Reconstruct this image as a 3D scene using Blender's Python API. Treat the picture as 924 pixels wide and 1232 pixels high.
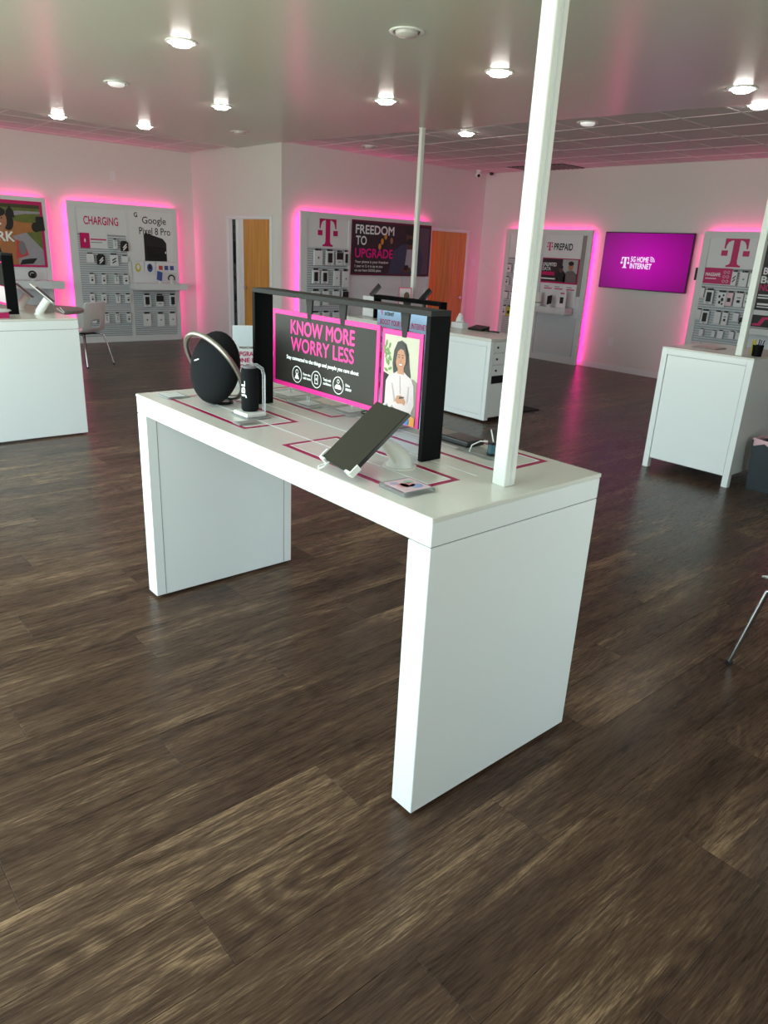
import bpy, bmesh, math, random
from mathutils import Vector, Matrix, Euler
random.seed(7)
for o in list(bpy.data.objects): bpy.data.objects.remove(o)
C = bpy.context.scene.collection
SC = bpy.context.scene
PI = math.pi
# ------------------------------------------------------------------ camera, world, light, exposure
cam_d = bpy.data.cameras.new('camera'); cam = bpy.data.objects.new('camera', cam_d); C.objects.link(cam)
cam.location = (-1.29784, -1.26444, 1.66394)
cam.rotation_euler = Euler((1.22427423, -0.0481718718, -0.708739987), 'XYZ')
cam_d.sensor_fit = 'VERTICAL'; cam_d.sensor_height = 36.0; cam_d.lens = 870.98 / 1232 * 36.0
cam_d.clip_start = 0.02
SC.camera = cam
SC.view_settings.view_transform = 'Standard'; SC.view_settings.look = 'None'
SC.view_settings.gamma = 1.0; SC.view_settings.use_curve_mapping = False
SC.view_settings.exposure = 0.28
w = bpy.data.worlds.new('daylight'); SC.world = w; w.use_nodes = True
nt = w.node_tree; nt.nodes.clear()
wo = nt.nodes.new('ShaderNodeOutputWorld'); bg = nt.nodes.new('ShaderNodeBackground')
tc = nt.nodes.new('ShaderNodeTexCoord'); sp = nt.nodes.new('ShaderNodeSeparateXYZ'); rp = nt.nodes.new('ShaderNodeValToRGB')
nt.links.new(tc.outputs['Generated'], sp.inputs[0])
mr = nt.nodes.new('ShaderNodeMapRange'); mr.inputs[1].default_value = -0.15; mr.inputs[2].default_value = 0.15
nt.links.new(sp.outputs[2], mr.inputs[0]); nt.links.new(mr.outputs[0], rp.inputs[0])
rp.color_ramp.elements[0].color = (0.82, 0.90, 0.76, 1); rp.color_ramp.elements[1].color = (0.73, 0.94, 0.98, 1)
nt.links.new(rp.outputs[0], bg.inputs[0]); nt.links.new(bg.outputs[0], wo.inputs[0])
bg.inputs[1].default_value = 4.9
# room extents (metres): storefront glazing behind the camera on two sides
X0, X1, Y0, Y1 = -2.0, 9.35, -1.95, 11.2
YM, XS, HC = 8.42, 5.0, 3.06          # middle wall, side wall of the back room, ceiling height
HEAD = 2.9
WIN_X = [(-0.6, 0.9), (1.0, 3.6), (3.7, 6.3), (6.4, 7.9)]          # glazed bays (Y ranges) of the wall at X0
WIN_Y = [(0.95, 1.4), (1.6, 2.2)]         # glazed bays (X ranges) of the wall at Y0
def portal(name, loc, rot, sx, sy):
    d = bpy.data.lights.new(name, 'AREA'); d.shape = 'RECTANGLE'; d.size = sx; d.size_y = sy; d.cycles.is_portal = True
    o = bpy.data.objects.new(name, d); o.location = loc; o.rotation_euler = rot; C.objects.link(o)
portal('window_portal', (X0 - 0.1, 3.65, 1.5), (0, -PI / 2, 0), 2.9, 8.6)
portal('window_portal', (1.5, Y0 - 0.1, 1.5), (PI / 2, 0, 0), 1.7, 2.9)

# ------------------------------------------------------------------ materials
def lin(c):
    return tuple(((x / 255) / 12.92 if x / 255 <= 0.04045 else ((x / 255 + 0.055) / 1.055) ** 2.4) for x in c) + (1,)
MATS = {}
def mat(name, rgb, rough=0.5, metal=0.0, spec=0.5, var=0.05, scale=12, emit=None, estr=0, alpha=None, trans=0, bump=0, coat=0):
    if name in MATS: return MATS[name]
    m = bpy.data.materials.new(name); m.use_nodes = True; n = m.node_tree; L = n.links.new
    b = n.nodes['Principled BSDF']
    col = lin(rgb)
    geo = n.nodes.new('ShaderNodeNewGeometry'); no = n.nodes.new('ShaderNodeTexNoise'); no.inputs['Scale'].default_value = scale
    no.inputs['Detail'].default_value = 3
    L(geo.outputs['Position'], no.inputs['Vector'])
    mx = n.nodes.new('ShaderNodeMix'); mx.data_type = 'RGBA'
    mx.inputs[6].default_value = tuple(min(1, v * (1 - var)) for v in col[:3]) + (1,)
    mx.inputs[7].default_value = tuple(min(1, v * (1 + var)) for v in col[:3]) + (1,)
    L(no.outputs[0], mx.inputs[0]); L(mx.outputs[2], b.inputs['Base Color'])
    b.inputs['Roughness'].default_value = rough; b.inputs['Metallic'].default_value = metal
    b.inputs['Specular IOR Level'].default_value = spec
    if trans: b.inputs['Transmission Weight'].default_value = trans
    if alpha is not None: b.inputs['Alpha'].default_value = alpha
    if coat: b.inputs['Coat Weight'].default_value = coat; b.inputs['Coat Roughness'].default_value = 0.05
    if emit: b.inputs['Emission Color'].default_value = tuple(emit) + (1,); b.inputs['Emission Strength'].default_value = estr
    if bump:
        bp = n.nodes.new('ShaderNodeBump'); bp.inputs['Strength'].default_value = bump; bp.inputs['Distance'].default_value = 0.002
        L(no.outputs[0], bp.inputs['Height']); L(bp.outputs[0], b.inputs['Normal'])
    MATS[name] = m; return m
M_WALL = mat('wall_paint', (222, 217, 214), 0.55, bump=0.05, scale=40, var=0.02)
M_CEIL = mat('ceiling_paint', (198, 200, 184), 0.27, bump=0.03, scale=60, var=0.02)
M_TILE = mat('acoustic_tile', (214, 206, 204), 0.8, bump=0.4, scale=300, var=0.06)
M_GRID = mat('ceiling_grid_metal', (236, 226, 224), 0.4)
M_LAM = mat('white_laminate', (240, 241, 241), 0.16, var=0.01, scale=5)
M_TOP = mat('bounce_tinted_laminate', (224, 220, 212), 0.22, var=0.02, scale=30)  # beige of the white tops is warm ceiling bounce put into the colour
M_SEAM = mat('seam_shadow', (120, 118, 118), 0.5)
M_WSTEEL = mat('white_powder_coat', (236, 236, 230), 0.35, var=0.015, scale=20)
M_BLACK = mat('black_powder_coat', (7, 7, 8), 0.6, spec=0.12)
M_DKGREY = mat('dark_grey_metal', (32, 30, 29), 0.6, spec=0.3)
M_BLKPL = mat('black_plastic', (14, 14, 16), 0.3)
M_SCREEN = mat('dark_screen_glass', (38, 36, 32), 0.07, spec=0.6, var=0.03)
M_CHROME = mat('chrome', (205, 205, 208), 0.12, metal=1.0)
M_PANEL = mat('display_frame_grey', (222, 223, 224), 0.4, var=0.015)
M_SLAT = mat('slat_board_grey', (208, 212, 216), 0.45, var=0.02)
M_GROOVE = mat('slat_groove_grey', (158, 160, 164), 0.6)
M_WHITE = mat('white_board', (228, 228, 230), 0.4, var=0.01)
M_MAG = mat('magenta_print', (200, 8, 100), 0.45, var=0.04)
M_PINK = mat('bright_magenta_print', (236, 20, 140), 0.45, var=0.04)
M_MAGD = mat('deep_magenta_stripe', (170, 12, 82), 0.4, var=0.04)
M_INK = mat('black_ink', (30, 28, 28), 0.5)
M_GREYINK = mat('grey_ink', (120, 120, 124), 0.5)
M_WINK = mat('white_ink', (240, 240, 240), 0.5)
M_SIGN = mat('charcoal_sign_print', (34, 30, 27), 0.4, spec=0.25, var=0.08, scale=3)
M_LED = mat('magenta_led', (255, 40, 160), 0.5, emit=(1.0, 0.025, 0.34), estr=9.5)
M_LAMP = mat('lamp_lens', (255, 255, 255), 0.4, emit=(1.0, 0.96, 0.88), estr=30)
M_LAMPDIM = mat('lamp_lens_dim', (245, 245, 245), 0.3, emit=(1.0, 0.97, 0.93), estr=0.35)
M_LAMPOFF = mat('lamp_lens_off', (206, 202, 196), 0.3)
M_RUB = mat('black_rubber', (18, 18, 18), 0.7)
M_SHELL = mat('white_plastic_shell', (236, 236, 236), 0.3, var=0.01)
M_FABRIC = mat('black_speaker_fabric', (20, 22, 25), 0.9, spec=0.2, bump=0.6, scale=700, var=0.25)
M_RING = mat('satin_aluminium', (168, 162, 154), 0.32, metal=0.85)
M_CABLE = mat('white_cable', (238, 238, 236), 0.4)
M_GREY = mat('warm_grey_plastic', (150, 142, 138), 0.5)
M_BIN = mat('dark_blue_grey_bin', (34, 42, 48), 0.4)
M_LINER = mat('pinkish_liner', (214, 168, 176), 0.5)
M_TEAL = mat('teal_acrylic', (64, 104, 116), 0.15)
M_GLASSD = mat('dark_glass', (22, 30, 34), 0.06)
M_SKIN = mat('printed_skin', (176, 120, 90), 0.5)
M_SKIN2 = mat('printed_dark_skin', (96, 62, 48), 0.5)
M_HAIR = mat('printed_dark_hair', (34, 27, 25), 0.5)
M_KNIT = mat('printed_pale_knit', (198, 182, 184), 0.5, var=0.08, scale=120)
M_KNITD = mat('printed_knit_fold', (168, 150, 152), 0.5)
M_JEAN = mat('printed_denim', (70, 120, 190), 0.5, var=0.15, scale=60)
M_LEAF = mat('printed_leaf', (96, 128, 66), 0.5, var=0.35, scale=90)
M_ROOMP = mat('printed_room', (188, 180, 162), 0.5, var=0.08, scale=14)
M_BROWNP = mat('printed_brown_jacket', (176, 112, 66), 0.5, var=0.2, scale=14)
M_GRASSP = mat('printed_grass', (104, 112, 52), 0.5, var=0.35, scale=14)
M_ROADP = mat('printed_road', (158, 152, 160), 0.5, var=0.2, scale=30)
M_NIGHTP = mat('printed_night', (52, 36, 44), 0.5, var=0.5, scale=9)
M_PLAID = mat('printed_plaid', (60, 66, 92), 0.5, var=0.5, scale=40)
M_ORANGE = mat('printed_orange', (222, 150, 40), 0.5)
M_SKYP = mat('printed_pale_blue', (168, 204, 236), 0.5, var=0.05, scale=8)
M_YEL = mat('printed_yellow', (204, 190, 70), 0.5)
M_BLUEP = mat('printed_blue', (60, 82, 150), 0.5, var=0.2, scale=60)
M_REDP = mat('printed_red', (200, 70, 70), 0.5, var=0.2, scale=60)
M_PALEP = mat('printed_pale_pink', (232, 200, 210), 0.5)

def mat_clear():
    m = bpy.data.materials.new('clear_acrylic'); m.use_nodes = True; n = m.node_tree; L = n.links.new
    b = n.nodes['Principled BSDF']; out = n.nodes['Material Output']
    no = n.nodes.new('ShaderNodeTexNoise'); no.inputs['Scale'].default_value = 30
    rm = n.nodes.new('ShaderNodeMapRange'); rm.inputs[3].default_value = 0.04; rm.inputs[4].default_value = 0.1
    L(no.outputs[0], rm.inputs[0]); L(rm.outputs[0], b.inputs['Roughness'])
    b.inputs['Base Color'].default_value = (0.85, 0.88, 0.9, 1)
    tr = n.nodes.new('ShaderNodeBsdfTransparent'); mx = n.nodes.new('ShaderNodeMixShader')
    fr = n.nodes.new('ShaderNodeFresnel'); fr.inputs[0].default_value = 1.7
    ad = n.nodes.new('ShaderNodeMath'); ad.operation = 'ADD'; ad.inputs[1].default_value = 0.08
    L(fr.outputs[0], ad.inputs[0]); L(ad.outputs[0], mx.inputs[0]); L(tr.outputs[0], mx.inputs[1]); L(b.outputs[0], mx.inputs[2])
    L(mx.outputs[0], out.inputs[0]); return m
M_CLEAR = mat_clear()

PW, PL, PY0 = 0.238, 1.52, 0.854 - 0.238 * 12      # plank width, length, first row
def row_off(r): return ((r * 0.618034) % 1.0) * PL + 0.756
def mat_wood_floor():
    m = bpy.data.materials.new('brown_wood_plank'); m.use_nodes = True; n = m.node_tree; L = n.links.new; N = n.nodes.new
    b = n.nodes['Principled BSDF']
    def math_(op, a, bb=None, c=None):
        k = N('ShaderNodeMath'); k.operation = op
        for i, v in enumerate((a, bb, c)):
            if v is None: continue
            if isinstance(v, (int, float)): k.inputs[i].default_value = v
            else: L(v, k.inputs[i])
        return k.outputs[0]
    geo = N('ShaderNodeNewGeometry'); s = N('ShaderNodeSeparateXYZ'); L(geo.outputs['Position'], s.inputs[0])
    x, y = s.outputs[0], s.outputs[1]
    row = math_('FLOOR', math_('DIVIDE', math_('SUBTRACT', y, PY0), PW))
    off = math_('ADD', math_('MULTIPLY', math_('FRACT', math_('MULTIPLY', row, 0.618034)), PL), 0.756)
    col = math_('FLOOR', math_('DIVIDE', math_('ADD', x, off), PL))
    cv = N('ShaderNodeCombineXYZ'); L(row, cv.inputs[0]); L(col, cv.inputs[1])
    wn = N('ShaderNodeTexWhiteNoise'); wn.noise_dimensions = '3D'; L(cv.outputs[0], wn.inputs['Vector'])
    rnd = wn.outputs['Value']
    def coords(sx, sy, k):
        c = N('ShaderNodeCombineXYZ')
        L(math_('MULTIPLY_ADD', x, sx, math_('MULTIPLY', rnd, 37.0 * k)), c.inputs[0])
        L(math_('MULTIPLY_ADD', y, sy, math_('MULTIPLY', rnd, 19.0 * k)), c.inputs[1])
        L(math_('MULTIPLY', rnd, 53.0), c.inputs[2]); return c.outputs[0]
    def noise(v, sc, det, ro=0.6, dist=0.0):
        t = N('ShaderNodeTexNoise'); L(v, t.inputs['Vector']); t.inputs['Scale'].default_value = sc
        t.inputs['Detail'].default_value = det; t.inputs['Roughness'].default_value = ro; t.inputs['Distortion'].default_value = dist
        return t.outputs[0]
    # domain warp so that grain lines wander along the board
    warp = math_('MULTIPLY', math_('SUBTRACT', noise(coords(2.2, 7.0, 0.9), 1.0, 2, 0.5), 0.5), 0.035)
    yw = math_('ADD', y, warp)
    def coordsw(sx, sy, k):
        c = N('ShaderNodeCombineXYZ')
        L(math_('MULTIPLY_ADD', x, sx, math_('MULTIPLY', rnd, 37.0 * k)), c.inputs[0])
        L(math_('MULTIPLY_ADD', yw, sy, math_('MULTIPLY', rnd, 19.0 * k)), c.inputs[1])
        L(math_('MULTIPLY', rnd, 53.0), c.inputs[2]); return c.outputs[0]
    broad = noise(coords(1.1, 6.0, 1.0), 1.0, 3, 0.55, 0.3)
    mid = noise(coordsw(2.0, 30.0, 1.7), 1.0, 4, 0.6)
    fine = noise(coordsw(9.0, 170.0, 1.3), 1.0, 3, 0.6)
    pore = noise(coordsw(28.0, 420.0, 2.3), 1.0, 2, 0.6)
    # cathedral figure: contour lines of a stretched, low noise
    fig = noise(coords(0.8, 4.2, 2.1), 1.0, 1, 0.4, 0.2)
    rings = math_('SINE', math_('MULTIPLY', fig, 150.0))
    figm = N('ShaderNodeMapRange'); L(noise(coords(1.2, 3.0, 2.9), 1.0, 2), figm.inputs[0])
    figm.inputs[1].default_value = 0.47; figm.inputs[2].default_value = 0.62
    ring_amt = math_('MULTIPLY', math_('MULTIPLY', rings, figm.outputs[0]), 0.055)
    v = math_('MULTIPLY', math_('SUBTRACT', broad, 0.5), 0.62)
    v = math_('ADD', v, math_('MULTIPLY', math_('SUBTRACT', mid, 0.5), 0.40))
    v = math_('ADD', v, math_('MULTIPLY', math_('SUBTRACT', fine, 0.5), 0.44))
    v = math_('ADD', v, math_('MULTIPLY', math_('SUBTRACT', pore, 0.5), 0.46))
    v = math_('ADD', v, ring_amt)
    v = math_('ADD', v, math_('MULTIPLY', math_('SUBTRACT', rnd, 0.5), 0.10))
    rp = N('ShaderNodeValToRGB'); L(math_('ADD', v, 0.5), rp.inputs[0])
    e = rp.color_ramp.elements
    e[0].position = 0.22; e[0].color = lin((38, 26, 21))
    e[1].position = 0.82; e[1].color = lin((162, 130, 100))
    k = e.new(0.42); k.color = lin((69, 50, 40))
    k = e.new(0.58); k.color = lin((91, 69, 54))
    # dark cracks, and knots that swirl
    crack = noise(coordsw(2.2, 20.0, 3.3), 1.0, 2, 0.5, 1.5)
    cm = N('ShaderNodeMapRange'); L(crack, cm.inputs[0]); cm.inputs[1].default_value = 0.25; cm.inputs[2].default_value = 0.33
    cm.inputs[3].default_value = 0.5; cm.inputs[4].default_value = 1.0
    vo = N('ShaderNodeTexVoronoi'); vo.inputs['Scale'].default_value = 1.0; L(coords(1.7, 4.0, 1.1), vo.inputs['Vector'])
    kd = N('ShaderNodeMapRange'); L(vo.outputs['Distance'], kd.inputs[0]); kd.inputs[1].default_value = 0.03; kd.inputs[2].default_value = 0.2
    kd.inputs[3].default_value = 1.0; kd.inputs[4].default_value = 0.0
    sw = math_('SINE', math_('ADD', math_('MULTIPLY', vo.outputs['Distance'], 120.0), math_('MULTIPLY', mid, 14.0)))
    kk = math_('SUBTRACT', 1.0, math_('MULTIPLY', kd.outputs[0], math_('MULTIPLY_ADD', sw, 0.16, 0.30)))
    mu = N('ShaderNodeMix'); mu.data_type = 'RGBA'; mu.blend_type = 'MULTIPLY'; mu.inputs[0].default_value = 1.0
    L(rp.outputs[0], mu.inputs[6]); L(math_('MULTIPLY', cm.outputs[0], kk), mu.inputs[7])
    L(mu.outputs[2], b.inputs['Base Color'])
    rr = N('ShaderNodeMapRange'); L(fine, rr.inputs[0]); rr.inputs[3].default_value = 0.20; rr.inputs[4].default_value = 0.36
    L(rr.outputs[0], b.inputs['Roughness']); b.inputs['Specular IOR Level'].default_value = 0.17
    bp = N('ShaderNodeBump'); bp.inputs['Strength'].default_value = 0.12; bp.inputs['Distance'].default_value = 0.002
    L(math_('ADD', fine, mid), bp.inputs['Height']); L(bp.outputs[0], b.inputs['Normal'])
    return m
M_FLOOR = mat_wood_floor()
M_SUB = mat('dark_plank_joint', (30, 24, 20), 0.7)
def mat_door():
    m = bpy.data.materials.new('honey_wood_door'); m.use_nodes = True; n = m.node_tree; L = n.links.new; b = n.nodes['Principled BSDF']
    geo = n.nodes.new('ShaderNodeNewGeometry'); mp = n.nodes.new('ShaderNodeMapping'); mp.inputs['Scale'].default_value = (14, 14, 0.7)
    L(geo.outputs['Position'], mp.inputs[0]); no = n.nodes.new('ShaderNodeTexNoise'); no.inputs['Scale'].default_value = 2; no.inputs['Detail'].default_value = 4
    L(mp.outputs[0], no.inputs['Vector']); r = n.nodes.new('ShaderNodeValToRGB'); L(no.outputs[0], r.inputs[0])
    r.color_ramp.elements[0].position = .3; r.color_ramp.elements[0].color = lin((186, 122, 44)); r.color_ramp.elements[1].position = .7; r.color_ramp.elements[1].color = lin((216, 156, 70))
    L(r.outputs[0], b.inputs['Base Color']); b.inputs['Roughness'].default_value = .3; return m
M_DOOR = mat_door()
def mat_tv():
    m = bpy.data.materials.new('lit_tv_picture'); m.use_nodes = True; n = m.node_tree; L = n.links.new; b = n.nodes['Principled BSDF']
    tcn = n.nodes.new('ShaderNodeTexCoord'); g = n.nodes.new('ShaderNodeTexGradient'); g.gradient_type = 'SPHERICAL'
    mp = n.nodes.new('ShaderNodeMapping'); mp.inputs['Location'].default_value = (0, 0, 0); mp.inputs['Scale'].default_value = (1.05, 1.05, 1.6)
    L(tcn.outputs['Object'], mp.inputs[0]); L(mp.outputs[0], g.inputs[0])
    r = n.nodes.new('ShaderNodeValToRGB'); L(g.outputs['Fac'], r.inputs[0])
    r.color_ramp.elements[0].color = lin((104, 0, 92)); r.color_ramp.elements[1].color = lin((176, 4, 158))
    b.inputs['Base Color'].default_value = (0.01, 0.005, 0.01, 1); b.inputs['Roughness'].default_value = .12
    L(r.outputs[0], b.inputs['Emission Color']); b.inputs['Emission Strength'].default_value = 1.0; return m
M_TV = mat_tv()
M_TVTXT = mat('lit_tv_lettering', (220, 200, 230), .5, emit=(0.78, 0.62, 0.85), estr=0.8)

# ------------------------------------------------------------------ mesh helpers
def link(name, me, m=None, parent=None):
    o = bpy.data.objects.new(name, me); C.objects.link(o)
    if m: me.materials.append(m)
    if parent: o.parent = parent
    return o
class MB:
    def __init__(s): s.bm = bmesh.new()
    def box(s, a, b, bev=0.0, seg=1, rot=None, piv=None):
        r = bmesh.ops.create_cube(s.bm, size=1.0); vs = r['verts']
        c = Vector([(a[i] + b[i]) / 2 for i in range(3)]); d = [abs(b[i] - a[i]) for i in range(3)]
        for v in vs: v.co = Vector((v.co.x * d[0], v.co.y * d[1], v.co.z * d[2])) + c
        if bev:
            es = list({e for v in vs for e in v.link_edges})
            g = bmesh.ops.bevel(s.bm, geom=es, offset=min(bev, min(d) * .45), segments=seg, affect='EDGES', profile=.5)
            vs = list({v for f in g['faces'] for v in f.verts} | {v for v in vs if v.is_valid})
        if rot is not None: bmesh.ops.rotate(s.bm, verts=vs, cent=Vector(piv) if piv else c, matrix=rot)
        return s
    def cyl(s, p, r, h, seg=20, r2=None, axis='Z'):
        g = bmesh.ops.create_cone(s.bm, cap_ends=True, segments=seg, radius1=r, radius2=r if r2 is None else r2, depth=h)
        mt = Matrix.Identity(3)
        if axis == 'X': mt = Matrix.Rotation(PI / 2, 3, 'Y')
        elif axis == 'Y': mt = Matrix.Rotation(-PI / 2, 3, 'X')
        for v in g['verts']: v.co = mt @ (v.co + Vector((0, 0, h / 2))) + Vector(p)
        return s
    def sphere(s, p, r, u=20, v=12, sc=(1, 1, 1), rot=None):
        g = bmesh.ops.create_uvsphere(s.bm, u_segments=u, v_segments=v, radius=r)
        for k in g['verts']:
            q = Vector((k.co.x * sc[0], k.co.y * sc[1], k.co.z * sc[2]))
            if rot is not None: q = rot @ q
            k.co = q + Vector(p)
        return s
    def tube(s, pts, r, seg=8, closed=False, flat=None):
        pts = [Vector(p) for p in pts]; n = len(pts); rings = []; up = None
        for i, p in enumerate(pts):
            a = pts[(i - 1) % n] if (closed or i > 0) else p; b = pts[(i + 1) % n] if (closed or i < n - 1) else p
            t = (b - a).normalized()
            if up is None:
                up = Vector((0, 0, 1)) if abs(t.z) < .9 else Vector((1, 0, 0))
            x = t.cross(up).normalized(); yv = x.cross(t).normalized(); up = yv
            rr = r[i] if isinstance(r, (list, tuple)) else r
            rings.append([s.bm.verts.new(p + x * rr * math.cos(2 * PI * k / seg) + yv * rr * math.sin(2 * PI * k / seg)) for k in range(seg)])
        for i in range(n if closed else n - 1):
            A, B = rings[i], rings[(i + 1) % n]
            for k in range(seg): s.bm.faces.new((A[k], A[(k + 1) % seg], B[(k + 1) % seg], B[k]))
        if not closed:
            s.bm.faces.new(list(reversed(rings[0]))); s.bm.faces.new(rings[-1])
        return s
    def lathe(s, prof, p=(0, 0, 0), seg=28):
        rings = []
        for (r, z) in prof:
            rings.append([s.bm.verts.new((p[0] + max(r, 1e-4) * math.cos(2 * PI * k / seg), p[1] + max(r, 1e-4) * math.sin(2 * PI * k / seg), p[2] + z)) for k in range(seg)])
        for A, B in zip(rings, rings[1:]):
            for k in range(seg): s.bm.faces.new((A[k], A[(k + 1) % seg], B[(k + 1) % seg], B[k]))
        return s
    def prism(s, pts, ext):
        """polygon of 3D points extruded by vector ext"""
        A = [s.bm.verts.new(Vector(p)) for p in pts]; B = [s.bm.verts.new(Vector(p) + Vector(ext)) for p in pts]; n = len(A)
        s.bm.faces.new(list(reversed(A))); s.bm.faces.new(B)
        for i in range(n): s.bm.faces.new((A[i], A[(i + 1) % n], B[(i + 1) % n], B[i]))
        return s
    def face(s, pts):
        s.bm.faces.new([s.bm.verts.new(Vector(p)) for p in pts]); return s
    def build(s, name, m, parent=None, smooth=False, origin=None, recalc=True):
        if recalc: bmesh.ops.recalc_face_normals(s.bm, faces=s.bm.faces[:])
        me = bpy.data.meshes.new(name)
        if origin is not None: bmesh.ops.translate(s.bm, verts=s.bm.verts[:], vec=-Vector(origin))
        s.bm.to_mesh(me); s.bm.free()
        if smooth:
            for p in me.polygons: p.use_smooth = True
            try: me.set_sharp_from_angle(angle=math.radians(40))
            except Exception: pass
        o = link(name, me, m, parent)
        if origin is not None: o.location = origin
        return o
def thing(name, label, cat, loc=(0, 0, 0), group=None, rz=0):
    o = bpy.data.objects.new(name, None); C.objects.link(o); o.empty_display_size = .05
    o.location = loc; o.rotation_euler = (0, 0, rz); o['label'] = label; o['category'] = cat
    if group: o['group'] = group
    return o
def tag(o, label, cat, group=None):
    o['label'] = label; o['category'] = cat
    if group: o['group'] = group
    return o
def struct(o): o['kind'] = 'structure'; return o
def B(a, b, name, m, parent=None, bev=0.0, seg=1):
    """box part given in the parent's local frame"""
    return MB().box(a, b, bev, seg).build(name, m, parent)

class Pl:
    """a flat face in the scene: a = metres to the viewer's right, z = height, d = out of the face"""
    def __init__(s, o, right, n): s.o = Vector(o); s.r = Vector(right); s.n = Vector(n); s.u = s.n.cross(s.r).normalized()
    def p(s, a, z, d=0.0): return s.o + s.r * a + s.u * z + s.n * d
def quad(pl, a0, z0, a1, z1, d, name, m, parent, th=0.0015):
    return MB().prism([pl.p(a0, z0, d), pl.p(a1, z0, d), pl.p(a1, z1, d), pl.p(a0, z1, d)], pl.n * th).build(name, m, parent)
def poly(pl, pts, d, name, m, parent, th=0.001):
    return MB().prism([pl.p(a, z, d) for a, z in pts], pl.n * th).build(name, m, parent)
def ell(pl, a, z, ra, rz, d, name, m, parent, th=0.001, n=20, rot=0):
    c, s_ = math.cos(rot), math.sin(rot); pts = []
    for k in range(n):
        x, y = ra * math.cos(2 * PI * k / n), rz * math.sin(2 * PI * k / n); pts.append((a + x * c - y * s_, z + x * s_ + y * c))
    return poly(pl, pts, d, name, m, parent, th)
def ringp(pl, a, z, r, t, d, name, m, parent, n=24):
    b = MB()
    for k in range(n):
        t0, t1 = 2 * PI * k / n, 2 * PI * (k + 1) / n
        b.face([pl.p(a + (r) * math.cos(t0), z + r * math.sin(t0), d), pl.p(a + r * math.cos(t1), z + r * math.sin(t1), d),
                pl.p(a + (r - t) * math.cos(t1), z + (r - t) * math.sin(t1), d), pl.p(a + (r - t) * math.cos(t0), z + (r - t) * math.sin(t0), d)])
    return b.build(name, m, parent)
def frame_band(pl, a0, z0, a1, z1, t, d, name, m, parent, th=0.0015):
    b = MB()
    for (p, q, r, s_) in ((a0, z0, a1, z0 + t), (a0, z1 - t, a1, z1), (a0, z0 + t, a0 + t, z1 - t), (a1 - t, z0 + t, a1, z1 - t)):
        b.prism([pl.p(p, q, d), pl.p(r, q, d), pl.p(r, s_, d), pl.p(p, s_, d)], pl.n * th)
    return b.build(name, m, parent)
_txt = {}
def text(pl, s, a0, z0, wdt, hgt, d, m, parent, bold=0.0, name='lettering', align='L', up=None, right=None):
    """lettering fitted into a box whose lower left corner is (a0, z0)"""
    key = (s, bold)
    if key not in _txt:
        cu = bpy.data.curves.new('txt', 'FONT'); cu.body = s; cu.resolution_u = 3; cu.size = 1
        ob = bpy.data.objects.new('txt', cu); C.objects.link(ob)
        dg = bpy.context.evaluated_depsgraph_get(); me = bpy.data.meshes.new_from_object(ob.evaluated_get(dg))
        vs = [v.co.copy() for v in me.vertices]; fs = [tuple(p.vertices) for p in me.polygons]
        bpy.data.objects.remove(ob); bpy.data.curves.remove(cu); bpy.data.meshes.remove(me); _txt[key] = (vs, fs)
    vs, fs = _txt[key]
    x0 = min(v.x for v in vs); x1 = max(v.x for v in vs); y0 = min(v.y for v in vs); y1 = max(v.y for v in vs)
    me = bpy.data.meshes.new(name); R_ = right or pl.r; U_ = up or pl.u; o = pl.p(a0, z0, d)
    V_, F_ = [], []
    bb = bold * 1.5                       # heavier strokes: the outline laid down again, shifted by a hair
    for k, (dx, dy) in enumerate(((0, 0), (bb, 0), (-bb, 0), (0, bb), (0, -bb)) if bold else ((0, 0),)):
        n0 = len(V_); V_ += [o + R_ * ((v.x + dx - x0) / (x1 - x0) * wdt) + U_ * ((v.y + dy - y0) / (y1 - y0) * hgt) + pl.n * (k * 2e-5) for v in vs]
        F_ += [tuple(i + n0 for i in f) for f in fs]
    me.from_pydata(V_, [], F_)
    me.update()
    return link(name, me, m, parent)
TL = [(-.42, 1), (.42, 1), (.42, .64), (.365, .64), (.345, .76), (.29, .87), (.2, .925), (.115, .94), (.115, .2), (.14, .11), (.2, .07), (.26, .06), (.26, 0),
      (-.26, 0), (-.26, .06), (-.2, .07), (-.14, .11), (-.115, .2), (-.115, .94), (-.2, .925), (-.29, .87), (-.345, .76), (-.365, .64), (-.42, .64)]
def tlogo(pl, a, z0, wdt, hgt, d, m, parent, name='emblem'):
    b = MB()
    b.face([pl.p(a + x * wdt, z0 + y * hgt, d) for x, y in reversed(TL)])
    for s_ in (-1, 1):
        xs = sorted((s_ * .27 * wdt, s_ * .5 * wdt))
        b.face([pl.p(a + xs[0], z0 + .39 * hgt, d), pl.p(a + xs[1], z0 + .39 * hgt, d), pl.p(a + xs[1], z0 + .58 * hgt, d), pl.p(a + xs[0], z0 + .58 * hgt, d)])
    return b.build(name, m, parent)
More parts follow.
